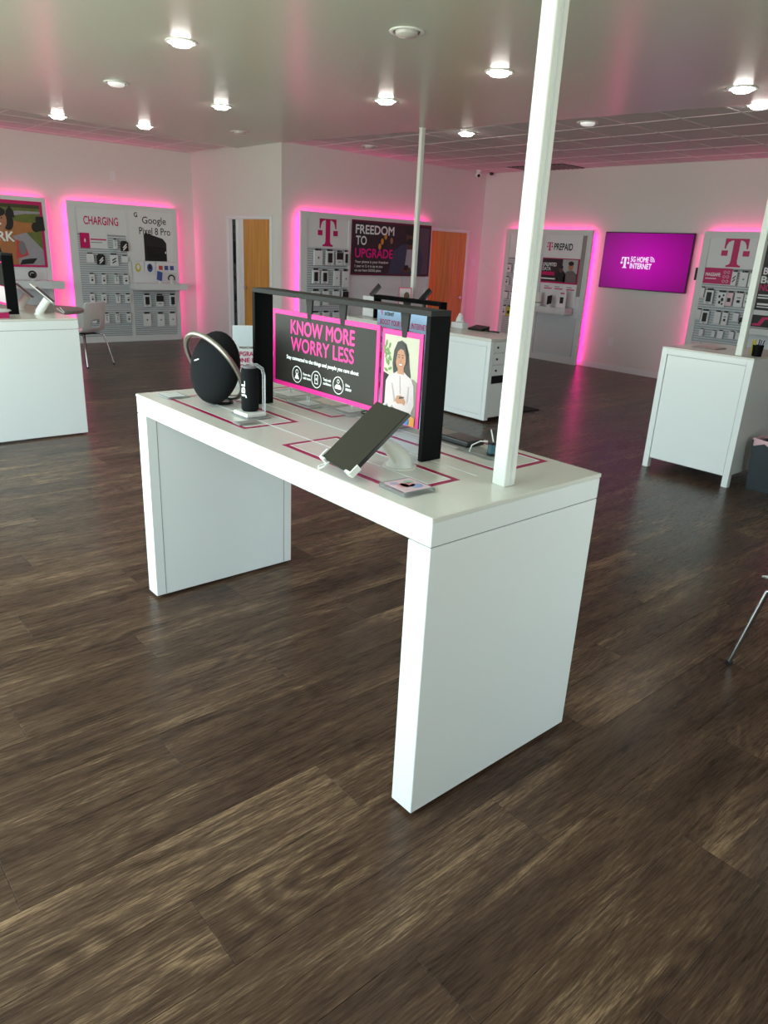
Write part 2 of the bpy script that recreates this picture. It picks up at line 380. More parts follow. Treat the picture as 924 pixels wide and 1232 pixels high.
# ------------------------------------------------------------------ the room
flo = struct(B((X0, Y0, -0.12), (X1, Y1, -0.008), 'floor', M_SUB))
CAMP = Vector((-1.298, -1.264)); CR = cam.rotation_euler.to_matrix()
def project(p):
    q = CR.transposed() @ (Vector(p) - cam.location)
    if q.z > -.05: return None
    return 462 + 870.98 * q.x / -q.z, 616 - 870.98 * q.y / -q.z
def plank_mesh(b, x0, x1, y0, y1):
    g, h, z = 0.0005, 0.0011, 0.0
    lo = [(x0 + g, y0 + g), (x1 - g, y0 + g), (x1 - g, y1 - g), (x0 + g, y1 - g)]
    hi = [(x0 + h, y0 + h), (x1 - h, y0 + h), (x1 - h, y1 - h), (x0 + h, y1 - h)]
    A = [b.bm.verts.new((x, y, z - .008)) for x, y in lo]; Bv = [b.bm.verts.new((x, y, z - .0005)) for x, y in lo]; Cv = [b.bm.verts.new((x, y, z)) for x, y in hi]
    for U, V in ((A, Bv), (Bv, Cv)):
        for i in range(4): b.bm.faces.new((U[i], U[(i + 1) % 4], V[(i + 1) % 4], V[i]))
    b.bm.faces.new(Cv)
def blocked(x, y): return (x > XS and y > YM)
planks = []
r0 = int(math.floor((Y0 - PY0) / PW)); r1 = int(math.ceil((Y1 - PY0) / PW))
for r in range(r0, r1):
    ya, yb = max(PY0 + r * PW, Y0), min(PY0 + (r + 1) * PW, Y1)
    of = row_off(r); k = math.floor((X0 + of) / PL)
    while k * PL - of < X1:
        xa, xb = max(k * PL - of, X0), min((k + 1) * PL - of, X1); k += 1
        if yb - ya < .01 or xb - xa < .01: continue
        if ya > YM: xb = min(xb, XS)
        if xb - xa < .01: continue
        pts = [project((xa + (xb - xa) * i / 4, ya + (yb - ya) * j, 0)) for i in range(5) for j in (0, 1)]
        vis = sum(1 for q in pts if q and -20 < q[0] < 944 and -20 < q[1] < 1252)
        planks.append((0 if vis else 1, (Vector(((xa + xb) / 2, (ya + yb) / 2)) - CAMP).length, xa, xb, ya, yb))
planks.sort()
shared = None
rest = MB()
for i, (nv, dist, xa, xb, ya, yb) in enumerate(planks):
    if i < 290 and not nv:
        full = abs(xb - xa - PL) < 1e-6 and abs(yb - ya - PW) < 1e-6
        if full and shared:
            o = bpy.data.objects.new('plank', shared); C.objects.link(o)
        else:
            b = MB(); plank_mesh(b, 0, xb - xa, 0, yb - ya); o = b.build('plank', M_FLOOR)
            if full: shared = o.data
        o.parent = flo; o.location = (xa, ya, 0)
    else: plank_mesh(rest, xa, xb, ya, yb)
o = rest.build('planks', M_FLOOR, flo); o['kind'] = 'stuff'

def wall(name, a, b): return struct(B(a, b, name, M_WALL))
wall('wall_back', (X0 - .1, Y1, -.1), (XS + .1, Y1 + .1, HC + .1))
wall('wall_side', (XS, YM + .0, -.1), (XS + .1, Y1, HC + .1))
wall('wall_middle', (XS + .1, YM, -.1), (X1 + .1, YM + .1, HC + .1))
wall('wall_right', (X1, Y0 - .1, -.1), (X1 + .1, YM, HC + .1))
# glazed walls behind the camera
def glazed(name, axis, bays, lo, hi):
    b = MB(); edges = [lo] + [v for pr in bays for v in pr] + [hi]
    def bx(u0, u1, z0, z1):
        if axis == 'Y': b.box((X0 - .16, u0, z0), (X0, u1, z1))
        else: b.box((u0, Y0 - .16, z0), (u1, Y0, z1))
    for i in range(0, len(edges), 2): bx(edges[i], edges[i + 1], 0, HEAD)
    bx(lo, hi, HEAD, HC + .1); bx(lo, hi, -.1, 0.0)
    return struct(b.build(name, M_WALL))
glazed('wall_left', 'Y', WIN_X, Y0 - .16, Y1)
glazed('wall_front', 'X', WIN_Y, X0, X1)
wi = 0
for axis, bays in (('Y', WIN_X), ('X', WIN_Y)):
    for (u0, u1) in bays:
        wi += 1; b = MB()
        for (p, q, z0, z1) in ((u0, u1, 0.0, .12), (u0, u1, HEAD - .06, HEAD), (u0, u0 + .06, .12, HEAD - .06), (u1 - .06, u1, .12, HEAD - .06), (u0 + .06, u1 - .06, 2.18, 2.24)):
            if axis == 'Y': b.box((X0 - .13, p, z0), (X0 - .05, q, z1))
            else: b.box((p, Y0 - .13, z0), (q, Y0 - .05, z1))
        struct(b.build('window_%d' % wi, M_DKGREY))
# ceiling: tiled field with a painted field hung a little lower
cei = struct(B((X0 - .1, Y0 - .1, HC + .012), (X1 + .1, Y1 + .1, HC + .11), 'ceiling', M_CEIL))
DW = [(X0, 8.62), (4.999, 9.66), (4.999, 8.419), (5.02, 8.419), (5.90, 1.9), (6.42, Y0), (X0, Y0)]
MB().prism([(x, y, HC - .02) for x, y in DW], (0, 0, .03)).build('painted_field', M_CEIL, cei)
TS = 0.61
def in_dw(x, y):
    n = len(DW); c = False
    for i in range(n):
        (xa, ya), (xb, yb) = DW[i], DW[(i + 1) % n]
        if (ya > y) != (yb > y) and x < (xb - xa) * (y - ya) / (yb - ya) + xa: c = not c
    return c
TX0, TY0, TSX = 6.23 - .656 * 20, 3.04 - .61 * 20, .656
tile_me = None
for i in range(40):
    for j in range(40):
        xa, ya = TX0 + i * TSX, TY0 + j * TS; xb, yb = xa + TSX, ya + TS
        xa, xb, ya, yb = max(xa, X0), min(xb, X1), max(ya, Y0), min(yb, Y1)
        if xb - xa < .03 or yb - ya < .03: continue
        cx, cy = (xa + xb) / 2, (ya + yb) / 2
        if cx > XS and cy > YM:
            continue
        if ya < YM < yb and cx > XS: yb = YM
        if xa < XS < xb and cy > YM: xb = XS
        if all(in_dw(px, py) for px in (xa, xb) for py in (ya, yb)): continue
        full = abs(xb - xa - TSX) < 1e-6 and abs(yb - ya - TS) < 1e-6
        if full and tile_me:
            o = bpy.data.objects.new('ceiling_tile', tile_me); C.objects.link(o)
        else:
            o = MB().box((.006, .006, 0), (xb - xa - .006, yb - ya - .006, .02), .004).build('ceiling_tile', M_TILE)
            if full: tile_me = o.data
        o.parent = cei; o.location = (xa, ya, HC - .008)
for i in range(40):
    x = TX0 + i * TSX
    if X0 < x < X1:
        ye = Y1 if x < XS else YM
        ys = Y0
        while ys < ye and in_dw(x, ys): ys += .02
        if ye - ys > .1: B((x - .012, ys, HC - .011), (x + .012, ye, HC + .012), 'grid_bar', M_GRID, cei)
for j in range(40):
    y = TY0 + j * TS
    if Y0 < y < Y1:
        xe = X1 if y < YM else XS
        xs = X0
        while xs < xe and in_dw(xs, y): xs += .02
        if xe - xs > .1: B((xs, y - .012, HC - .011), (xe, y + .012, HC + .012), 'grid_bar', M_GRID, cei)

# doors
d1 = struct(bpy.data.objects.new('door_1', None)); C.objects.link(d1)
xf = XS
for (ya, yb) in ((8.66, 8.71), (9.49, 9.54), (9.66, 9.71), (9.96, 10.02)): B((xf - .03, ya, 0), (xf - .001, yb, 2.02), 'door_frame', M_WHITE, d1, .004)
B((xf - .03, 8.66, 2.02), (xf - .001, 10.02, 2.07), 'door_frame', M_WHITE, d1, .004)
B((xf - .012, 9.54, 0), (xf - .001, 9.66, 2.02), 'door_frame', M_WHITE, d1)
B((xf - .016, 8.712, .01), (xf - .001, 9.488, 2.018), 'door_leaf', M_DOOR, d1)
B((xf - .012, 9.712, .01), (xf - .001, 9.84, 2.018), 'side_pane', M_GLASSD, d1)
B((xf - .018, 9.84, 0), (xf - .001, 9.96, 2.018), 'door_frame', M_PANEL, d1)
h = MB().cyl((xf - .05, 9.42, 1.0), .03, .035, 16, axis='X').tube([(xf - .06, 9.42, 1.0), (xf - .075, 9.40, 1.0), (xf - .075, 9.32, 1.0)], .009).build('door_handle', M_CHROME, d1, True)
d2 = struct(bpy.data.objects.new('door_2', None)); C.objects.link(d2)
for (xa, xb) in ((8.0, 8.045), (8.95, 9.02)): B((xa, YM - .03, 0), (xb, YM - .001, 2.03), 'door_frame', M_WHITE, d2, .004)
B((8.0, YM - .03, 2.03), (9.02, YM - .001, 2.08), 'door_frame', M_WHITE, d2, .004)
B((8.047, YM - .016, .01), (8.948, YM - .001, 2.028), 'door_leaf', M_DOOR, d2)
MB().cyl((8.86, YM - .05, .92), .03, .035, 16, axis='Y').tube([(8.86, YM - .06, .92), (8.84, YM - .075, .92), (8.74, YM - .075, .92)], .009).build('door_handle', M_CHROME, d2, True)
struct(B((9.021, YM - .012, 0), (X1, YM - .001, .1), 'baseboard_middle', M_WHITE))
struct(B((X1 - .012, Y0, 0), (X1 - .001, YM - .013, .09), 'baseboard_right', M_WHITE))
struct(B((XS - .012, YM, 0), (XS - .001, 8.655, .09), 'baseboard_side', M_WHITE))
# ceiling fittings
def downlight(x, y, state, label, z=HC - .02):
    t = thing('downlight', label, 'ceiling light', (x, y, z), 'recessed ceiling downlights')
    MB().lathe([(.118, 0), (.116, -.006), (.100, -.009), (.092, -.004), (.090, 0)]).build('trim_ring', M_WSTEEL, t, True)
    MB().lathe([(.090, -.002), (.084, -.001), (.078, -.001)]).build('inner_gap', M_SEAM, t, True)
    lens = {'on': M_LAMP, 'dim': M_LAMPDIM, 'off': M_LAMPOFF}[state]
    MB().lathe([(.078, -.001), (.074, -.020), (.060, -.030), (.0, -.034)]).build('lens', lens, t, True)
    return t
for a in [(1.55, 4.46, 'on', 'lit downlight in the painted ceiling above the near white table end'),
          (1.83, 6.4, 'dim', 'faintly lit downlight in the painted ceiling between two bright ones'),
          (3.05, 6.6, 'on', 'lit downlight in the painted ceiling in front of the corner room'),
          (3.17, 8.85, 'on', 'lit downlight near the tile strip before the charging display'),
          (2.16, 9.1, 'on', 'small bright downlight at the tile edge above the adventure poster'),
          (3.87, 4.84, 'on', 'lit downlight in the painted ceiling above the drawer counter aisle'),
          (2.42, 2.94, 'off', 'unlit white downlight in the painted ceiling'),
          (3.63, 3.18, 'on', 'lit downlight in the painted ceiling beside the tall white pole'),
          (5.21, 1.96, 'on', 'lit downlight in the painted ceiling above the panelled counter'),
          (4.14, 8.1, 'off', 'flat round plate in the painted ceiling near the corner room')]:  # last entry is a ceiling plate built from the downlight parts, no lamp
    downlight(*a)
downlight(5.97, 2.15, 'on', 'lit downlight in the tiled ceiling next to the painted edge', HC - .009)
downlight(5.80, 5.58, 'on', 'lit downlight in the tiled ceiling with a dark gap at its rim', HC - .009)
downlight(5.94, 3.94, 'dim', 'faintly lit downlight in the tiled ceiling', HC - .009)
downlight(5.95, 7.6, 'off', 'round white fitting in the tiled ceiling before the freedom poster', HC - .009)  # ceiling fitting built from the downlight parts
t = thing('air_vent', 'dark slatted return air vent in the tiled ceiling corner', 'vent', (9.0, 6.85, HC - .012))
B((-.3, -.55, -.004), (.3, .55, .003), 'backing', M_DKGREY, t)
for k in range(12): B((-.29, -.53 + k * .09, -.012), (.29, -.50 + k * .09, -.004), 'slat', M_GREY, t)
t = thing('security_camera', 'small white dome security camera with black lens under ceiling tiles', 'camera', (8.9, 8.2, HC - .012))
MB().lathe([(.0, 0), (.05, 0), (.05, -.02), (.035, -.03)]).build('mount', M_WSTEEL, t, True)
MB().sphere((0, 0, -.07), .05).build('ball', M_WSTEEL, t, True)
MB().sphere((-.028, -.032, -.085), .026).build('lens', M_BLKPL, t, True)
t = thing('motion_sensor', 'tiny black sensor in the ceiling corner above the pink glow', 'sensor', (X1 - .12, 8.2, HC - .012))
MB().lathe([(.02, 0), (.035, -.01), (.03, -.04), (0, -.05)]).build('sensor_body', M_BLKPL, t, True)
B((-.03, -.03, -.006), (.03, .03, 0), 'mount', M_BLKPL, t)
def plate(name, label, pl, a, z, wd, hg, detail=None):
    t = thing(name, label, 'wall plate', pl.p(a, z)); q = Pl((0, 0, 0), pl.r, pl.n)
    quad(q, -wd / 2, -hg / 2, wd / 2, hg / 2, 0.0, 'cover', M_WHITE, t, .008)
    for s_ in (-1, 1): quad(q, -wd * .2, s_ * hg * .22 - hg * .1, wd * .2, s_ * hg * .22 + hg * .1, .008, 'insert', M_PANEL, t, .003)
PLB = Pl((0, Y1, 0), (1, 0, 0), (0, -1, 0)); PLM = Pl((0, YM, 0), (1, 0, 0), (0, -1, 0)); PLR = Pl((X1, 0, 0), (0, -1, 0), (-1, 0, 0))
plate('wall_plate', 'white wall plate high above the charging display', PLB, 3.62, 2.57, .09, .13)
plate('thermostat', 'small white thermostat beside the wood door near the pink glow', PLM, 9.18, 1.54, .1, .11)
plate('power_outlet', 'white power outlet low on wall below the magenta television', PLR, -5.4, .45, .09, .13)

# ------------------------------------------------------------------ wall displays with magenta backlight
DEP = .07
def display(name, label, pl, a0, a1, top, cols, sides=(1, 1, 1)):
    """pl lies on the wall; the display stands DEP+gap in front of it; cols are the (a0, a1) of the recessed bays"""
    t = thing(name, label, 'wall display', pl.p((a0 + a1) / 2, 0)); q = Pl(pl.o - pl.p((a0 + a1) / 2, 0), pl.r, pl.n)
    d0, d1 = .08, .12
    def bx(u0, z0, u1, z1, da, db, nm, m, bev=0): return MB().prism([q.p(u0, z0, da), q.p(u1, z0, da), q.p(u1, z1, da), q.p(u0, z1, da)], q.n * (db - da)).build(nm, m, t)
    bx(a0, 0.0, a1, top, d0, d0 + .01, 'back_panel', M_PANEL)
    ed = [a0] + [v for c in cols for v in c] + [a1]
    for i in range(0, len(ed), 2): bx(ed[i], 0, ed[i + 1], top, d0 + .01, d1, 'frame_stile', M_PANEL)
    for c in cols:
        bx(c[0], top - .085, c[1], top, d0 + .01, d1, 'frame_rail', M_PANEL); bx(c[0], 0, c[1], .1, d0 + .01, d1, 'frame_rail', M_PANEL)
    zl = 0.03
    if sides[0]: bx(a0 + .035, zl, a0 + .05, top - .035, .045, d0, 'led_strip', M_LED)
    if sides[1]: bx(a1 - .05, zl, a1 - .035, top - .035, .045, d0, 'led_strip', M_LED)
    if sides[2]: bx(a0 + .05, top - .05, a1 - .05, top - .035, .045, d0, 'led_strip', M_LED)
    for s_ in (a0 + .25, a1 - .25): bx(s_ - .04, .4, s_ + .04, 1.7, 0.0, d0, 'wall_bracket', M_PANEL)
    return t, q
def slats(q, t, a0, a1, z0, z1, pitch=.034):
    b = MB(); z = z0
    while z + pitch <= z1 + 1e-4:
        b.prism([q.p(a0, z + .012, .09), q.p(a1, z + .012, .09), q.p(a1, z + pitch, .09), q.p(a0, z + pitch, .09)], q.n * .028); z += pitch
    o = b.build('slat_board', M_SLAT, t); o['kind'] = 'stuff'
    quad(q, a0, z0, a1, z1, .09, 'slat_backing', M_GROOVE, t, .008)
def pack(q, t, a, z, w_, h_, look, label, group, depth=.03, d=.135):
    """one hanging package: box, black hang tab on a steel peg, printed front"""
    r = thing('accessory_package', label, 'package', t.location + q.p(a, z - h_ / 2, d), group)
    k = Pl((0, 0, 0), q.r, q.n)
    def bx(u0, z0, u1, z1, da, db, nm, m): return MB().prism([k.p(u0, z0, da), k.p(u1, z0, da), k.p(u1, z1, da), k.p(u0, z1, da)], k.n * (db - da)).build(nm, m, r)
    body = {'black': M_INK, 'yellow': M_YEL, 'pink': M_PALEP, 'dark': M_BLKPL}.get(look, M_WHITE)
    hb = h_ * .88
    bx(-w_ / 2, 0, w_ / 2, hb, 0, depth, 'carton', body)
    bx(-w_ * .36, hb, w_ * .36, h_, depth * .45, depth * .55, 'hang_tab', M_INK)
    MB().tube([k.p(0, h_ * .94, depth * 1.6), k.p(0, h_ * .94, -(d - .121)), k.p(0, h_ * .94, -(d - .1205))], .004, 6).build('peg', M_CHROME, r)
    f = depth
    if look == 'black':
        for s_ in (-1, 1): poly(k, [(-w_ * .3, hb * .35 + s_ * hb * .13 - .012), (-w_ * .18, hb * .28 + s_ * hb * .13 - .012), (w_ * .32, hb * .62 + s_ * hb * .13), (w_ * .2, hb * .7 + s_ * hb * .13)], f, 'print', M_WINK, r)
    elif look == 'cable':
        for s_ in (-1, 1): poly(k, [(-w_ * .3, hb * .4 + s_ * hb * .12), (-w_ * .2, hb * .32 + s_ * hb * .12), (w_ * .3, hb * .55 + s_ * hb * .12), (w_ * .2, hb * .63 + s_ * hb * .12)], f, 'print', M_INK, r)
    elif look == 'phone':
        quad(k, -w_ * .3, hb * .16, w_ * .3, hb * .86, f, 'print', M_INK, r)
        quad(k, -w_ * .2, hb * .05, w_ * .1, hb * .10, f, 'caption', M_GREYINK, r)
    elif look == 'halfphone':
        quad(k, -w_ * .5, hb * .42, w_ * .5, hb * .98, f, 'print', M_INK, r)
        quad(k, -w_ * .25, hb * .2, w_ * .25, hb * .27, f, 'caption', M_GREYINK, r)
    elif look == 'dot':
        ell(k, 0, hb * .52, w_ * .12, w_ * .12, f, 'print', M_GREYINK, r, n=10)
        quad(k, -w_ * .28, hb * .18, w_ * .28, hb * .22, f, 'caption', M_PANEL, r)
    elif look == 'plug':
        quad(k, -w_ * .18, hb * .3, w_ * .2, hb * .5, f, 'print', M_INK, r)
        quad(k, -w_ * .2, hb * .62, w_ * .25, hb * .7, f, 'caption', M_GREYINK, r)
        quad(k, -w_ * .3, hb * .82, w_ * .3, hb * .86, f, 'caption', M_PANEL, r)
    elif look == 'slim':
        quad(k, -w_ * .1, hb * .25, w_ * .05, hb * .72, f, 'print', M_GREYINK, r)
        quad(k, -w_ * .3, hb * .82, w_ * .3, hb * .88, f, 'caption', M_INK, r)
    elif look == 'splash':
        for (x_, z_, r_) in ((-.2, .7, .12), (.15, .5, .16), (-.1, .3, .14), (.22, .8, .1), (.2, .2, .1)): ell(k, x_ * w_, z_ * hb, r_ * w_, r_ * w_ * 1.3, f, 'print', M_INK, r, n=8)
    elif look in ('yellow', 'pink'):
        quad(k, -w_ * .3, hb * .3, w_ * .25, hb * .6, f, 'print', M_INK, r)
    elif look == 'blank':
        quad(k, -w_ * .3, hb * .6, w_ * .1, hb * .68, f, 'caption', M_PANEL, r)
    elif look == 'dark':
        quad(k, -w_ * .2, hb * .1, w_ * .25, hb * .25, f, 'caption', M_WINK, r)
    return r
LOOK = {'black': 'black box with white diagonal strips', 'cable': 'white carton printed with black cable strips', 'phone': 'white package picturing a black phone',
        'halfphone': 'package with black top and white foot', 'dot': 'tall white carton with one grey dot', 'plug': 'small white package with black plug print',
        'slim': 'slim white package with grey bar print', 'splash': 'white package with black blotches', 'yellow': 'small yellow package', 'pink': 'pale pink package',
        'blank': 'small blank white packet', 'dark': 'black package with white caption'}
ROWN = ['top', 'second', 'third', 'fourth', 'fifth']
def shelf(q, t, a0, a1, z0, z1, dep, label):
    r = thing('wall_shelf', label, 'shelf', t.location + q.p((a0 + a1) / 2, z0, .137)); k = Pl((0, 0, 0), q.r, q.n); w2 = (a1 - a0) / 2; hh = z1 - z0
    def bx(u0, zz0, u1, zz1, da, db, nm, m): return MB().prism([k.p(u0, zz0, da), k.p(u1, zz0, da), k.p(u1, zz1, da), k.p(u0, zz1, da)], k.n * (db - da)).build(nm, m, r)
    bx(-w2, hh - .012, w2, hh, 0, dep, 'shelf_top', M_PANEL); bx(-w2, 0, w2, hh - .012, dep - .015, dep, 'front_lip', M_PANEL)
    bx(-w2, 0, -w2 + .012, hh - .012, 0, dep - .015, 'end_cheek', M_PANEL); bx(w2 - .012, 0, w2, hh - .012, 0, dep - .015, 'end_cheek', M_PANEL)
    bx(-w2 + .06, .01, w2 - .06, hh - .012, -.0155, .01, 'wall_cleat', M_PANEL)
ORD = ['first', 'second', 'third', 'fourth', 'fifth', 'sixth']
def hang(q, t, rows, where, group, ref):
    for i, row in enumerate(rows):
        for n_, (a, z, w_, h_, look) in enumerate(sorted(row)):
            pack(q, t, a, z, w_, h_, look, '%s, %s from the %s in %s %s row' % (LOOK[look], ORD[n_], ref, ROWN[i], where), group)

# --- adventure poster display (cut by the picture's edge)
t, q = display('poster_display', 'grey wall display with bordered poster of a man in brown jacket', PLB, .72, 2.52, 2.16, [(.80, 2.44)])
quad(q, .80, .1, 2.44, 2.075, .09, 'backing_board', M_WHITE, t, .004)
pz0, pz1, pa0, pa1 = 1.17, 2.10, .86, 2.46
fr = quad(q, pa0, pz0, pa1, pz1, .12, 'poster', M_MAG, t, .008)
D = .128
def pq(pts, m, nm='print', lift=0): return poly(q, pts, D + lift, nm, m, fr)
pq([(pa0 + .03, pz0 + .03), (pa1 - .04, pz0 + .03), (pa1 - .04, pz1 - .05), (pa0 + .03, pz1 - .05)], M_GRASSP)
pq([(1.6, pz0 + .03), (pa1 - .04, pz0 + .03), (pa1 - .04, 1.42), (2.2, 1.66), (2.02, 1.74), (1.9, 1.66)], M_ROADP, lift=.001)
pq([(1.9, 1.86), (2.2, 1.92), (2.42, 1.93), (2.42, 1.96), (2.1, 1.96), (1.9, 1.91)], M_ROADP, lift=.001)
pq([(pa0 + .03, 2.0), (pa1 - .04, 2.0), (pa1 - .04, 2.05), (pa0 + .03, 2.05)], mat('printed_treeline', (70, 66, 40), .5, var=.4, scale=20), lift=.001)
ell(q, 1.96, 1.80, .075, .12, D + .0055, 'print', M_HAIR, fr)
ell(q, 1.83, 1.82, .115, .15, D + .0065, 'print', M_SKIN, fr)
ell(q, 1.81, 1.93, .125, .07, D + .0075, 'print', M_HAIR, fr)
ell(q, 1.82, 1.765, .05, .02, D + .0075, 'print', M_WINK, fr, n=10)
ell(q, 1.875, 1.845, .012, .010, D + .0075, 'print', M_INK, fr, n=8)
ell(q, 1.78, 1.845, .012, .010, D + .0075, 'print', M_INK, fr, n=8)
pq([(1.5, pz0 + .03), (2.05, pz0 + .03), (2.07, 1.5), (2.0, 1.6), (2.2, 1.66), (2.36, 1.68), (2.34, 1.8), (2.15, 1.8), (1.86, 1.84), (1.6, 1.66)], M_BROWNP, lift=.004)
pq([(1.4, pz0 + .03), (1.86, pz0 + .03), (1.8, 1.5), (1.72, 1.66), (1.5, 1.66)], M_INK, lift=.005)
ell(q, 2.34, 1.74, .06, .07, D + .005, 'print', M_HAIR, fr)
pq([(2.34, 1.68), (2.47, 1.70), (2.46, 1.90), (2.35, 1.89)], M_INK, lift=.006)
pq([(1.93, 1.86), (2.06, 1.86), (2.05, 1.95), (2.0, 2.02), (1.95, 1.95)], M_INK, lift=.002)
pq([(2.02, 1.28), (2.2, 1.34), (2.16, 1.5), (2.05, 1.56)], M_REDP, lift=.005)
ell(q, 2.12, 1.44, .05, .1, D + .0055, 'print', M_GREYINK, fr)
pq([(2.06, 1.2), (2.25, 1.22), (2.32, 1.3), (2.2, 1.29), (2.1, 1.27)], M_INK, lift=.006)
text(q, 'RK', 1.80, 1.53, .22, .13, D + .008, M_WINK, fr, .02)
shelf(q, t, .9, 2.6, .87, .98, .26, 'grey shelf below the bordered adventure poster')
MB().prism([q.p(.8, .1, .0945), q.p(2.44, .1, .0945), q.p(2.44, .86, .0945), q.p(.8, .86, .0945)], q.n * .005).build('lower_panel', M_SLAT, t)
w1 = thing('smart_watch', 'small black watch on a loop stand on the adventure display shelf', 'watch', t.location + q.p(2.17, .98, .30))
MB().cyl((0, 0, 0), .035, .012, 16).tube([(0, 0, .01), (0, .01, .05)], .008).build('stand', M_WSTEEL, w1, True)
MB().tube([(.05 * math.cos(x), -.01, .09 + .045 * math.sin(x)) for x in [k * PI / 8 for k in range(16)]], .014, 8, True).build('strap', M_BLKPL, w1, True)
MB().box((-.03, -.035, .05), (.03, -.015, .11), .006).build('watch_case', M_BLKPL, w1)

# --- charging display
t, q = display('charging_display', 'grey slat display with charging header and tall phone poster', PLB, 2.83, 4.63, 2.16, [(2.95, 3.735), (3.79, 4.55)])
slats(q, t, 2.95, 3.735, .1, 1.69); slats(q, t, 3.79, 4.55, .1, .90)
hd = quad(q, 2.95, 1.69, 3.735, 2.075, .09, 'header_board', M_WHITE, t, .013)
text(q, 'CHARGING', 3.07, 1.83, .55, .12, .1045, M_MAG, hd, .012)
c_ = quad(q, 2.985, 1.475, 3.135, 1.70, .118, 'header_card', M_MAG, t, .009); ell(q, 3.06, 1.59, .012, .03, .1275, 'print', M_WINK, c_, n=10)
c_ = quad(q, 3.137, 1.475, 3.42, 1.70, .118, 'header_card', M_WHITE, t, .005)
quad(q, 3.15, 1.60, 3.40, 1.62, .1235, 'caption', M_MAG, c_, .001); quad(q, 3.15, 1.56, 3.33, 1.57, .1235, 'caption', M_GREYINK, c_, .001)
ps = quad(q, 3.79, 1.31, 4.55, 2.075, .09, 'poster', M_WHITE, t, .028)
D = .1185
text(q, 'G', 3.885, 1.985, .055, .07, D, M_INK, ps, .02); text(q, 'Google', 4.02, 1.86, .41, .14, D, M_INK, ps, .006); text(q, 'Pixel 8 Pro', 3.96, 1.725, .54, .11, D, M_INK, ps, .006)
poly(q, [(4.03, 1.31), (4.03, 1.72), (4.06, 1.75), (4.36, 1.67), (4.42, 1.60), (4.42, 1.31)], D, 'print', M_INK, ps)
poly(q, [(4.08, 1.31), (4.08, 1.55), (4.40, 1.52), (4.40, 1.31)], D + .001, 'print', M_DKGREY, ps)
poly(q, [(4.16, 1.40), (4.16, 1.53), (4.38, 1.50), (4.38, 1.38)], D + .002, 'print', M_BLKPL, ps); ell(q, 4.40, 1.45, .012, .02, D + .003, 'print', M_WINK, ps, n=8)
for (a, b_, kind) in ((3.80, 4.0, 0), (4.01, 4.20, 1), (4.215, 4.57, 2)):
    c_ = quad(q, a, 1.12, b_, 1.30, .118, 'info_card', M_WHITE, t, .004); m_ = (a + b_) / 2
    if kind < 2:
        ell(q, m_, 1.2, .05, .07, .1225, 'print', [M_YEL, M_BLUEP][kind], c_, n=12); ell(q, m_, 1.21, .028, .04, .124, 'print', [M_WHITE, M_INK][kind], c_, n=10)
    else:
        for k, mm in enumerate((M_REDP, M_BLUEP, M_BLUEP)): quad(q, m_ - .13 + k * .1, 1.17, m_ - .06 + k * .1, 1.24, .1225, 'print', mm, c_, .001)
quad(q, 3.79, .90, 4.55, 1.31, .09, 'backing_board', M_WHITE, t, .01)
shelf(q, t, 3.74, 4.66, .86, .96, .24, 'grey shelf below the tall phone poster')
w1 = thing('display_phone', 'blue phone tilted on a white stand on the charging display shelf', 'phone', t.location + q.p(4.19, .96, .30))
MB().cyl((0, 0, 0), .035, .01, 16).tube([(0, 0, .008), (-.01, .02, .09)], .016).build('stand', M_WSTEEL, w1, True)
MB().box((-.045, -.006, .04), (.045, .006, .2), .004, rot=Matrix.Rotation(math.radians(-25), 3, 'X') @ Matrix.Rotation(math.radians(18), 3, 'Y')).build('phone_body', M_BLUEP, w1)
w1 = thing('smart_watch', 'black watch curved over a white stand on the charging display shelf', 'watch', t.location + q.p(4.40, .96, .30))
MB().cyl((0, 0, 0), .035, .012, 16).tube([(0, 0, .01), (0, .005, .07)], .012).build('stand', M_WSTEEL, w1, True)
MB().tube([(.055 * math.cos(x), 0, .085 + .05 * math.sin(x)) for x in [-.6 + k * .43 for k in range(11)]], .012, 8).build('strap', M_BLKPL, w1, True)
G = 'packages on the charging display'
hang(q, t, [[(3.53, 1.56, .06, .16, 'slim'), (3.68, 1.53, .12, .16, 'black')],
            [(3.11, 1.335, .11, .15, 'blank'), (3.28, 1.315, .12, .16, 'black'), (3.49, 1.315, .13, .19, 'cable'), (3.67, 1.33, .10, .12, 'blank')],
            [(3.11, 1.02, .08, .17, 'plug'), (3.30, 1.015, .075, .17, 'plug'), (3.51, 1.02, .07, .16, 'slim'), (3.665, 1.015, .085, .17, 'plug')],
            [(3.09, .72, .075, .16, 'plug'), (3.28, .715, .075, .16, 'plug'), (3.51, .71, .075, .16, 'slim'), (3.68, .71, .085, .16, 'plug')],
            [(3.09, .40, .075, .17, 'plug'), (3.30, .40, .075, .17, 'slim'), (3.48, .40, .065, .17, 'slim'), (3.67, .40, .075, .17, 'plug')]], 'charging-display', G, 'adventure poster')
hang(q, t, [[(4.01, .68, .12, .21, 'phone'), (4.235, .68, .13, .20, 'halfphone'), (4.47, .68, .11, .21, 'phone')],
            [(3.99, .365, .13, .235, 'dot'), (4.235, .36, .12, .235, 'dot'), (4.455, .365, .12, .235, 'dot')]], 'shelf-rack', G, 'adventure poster')

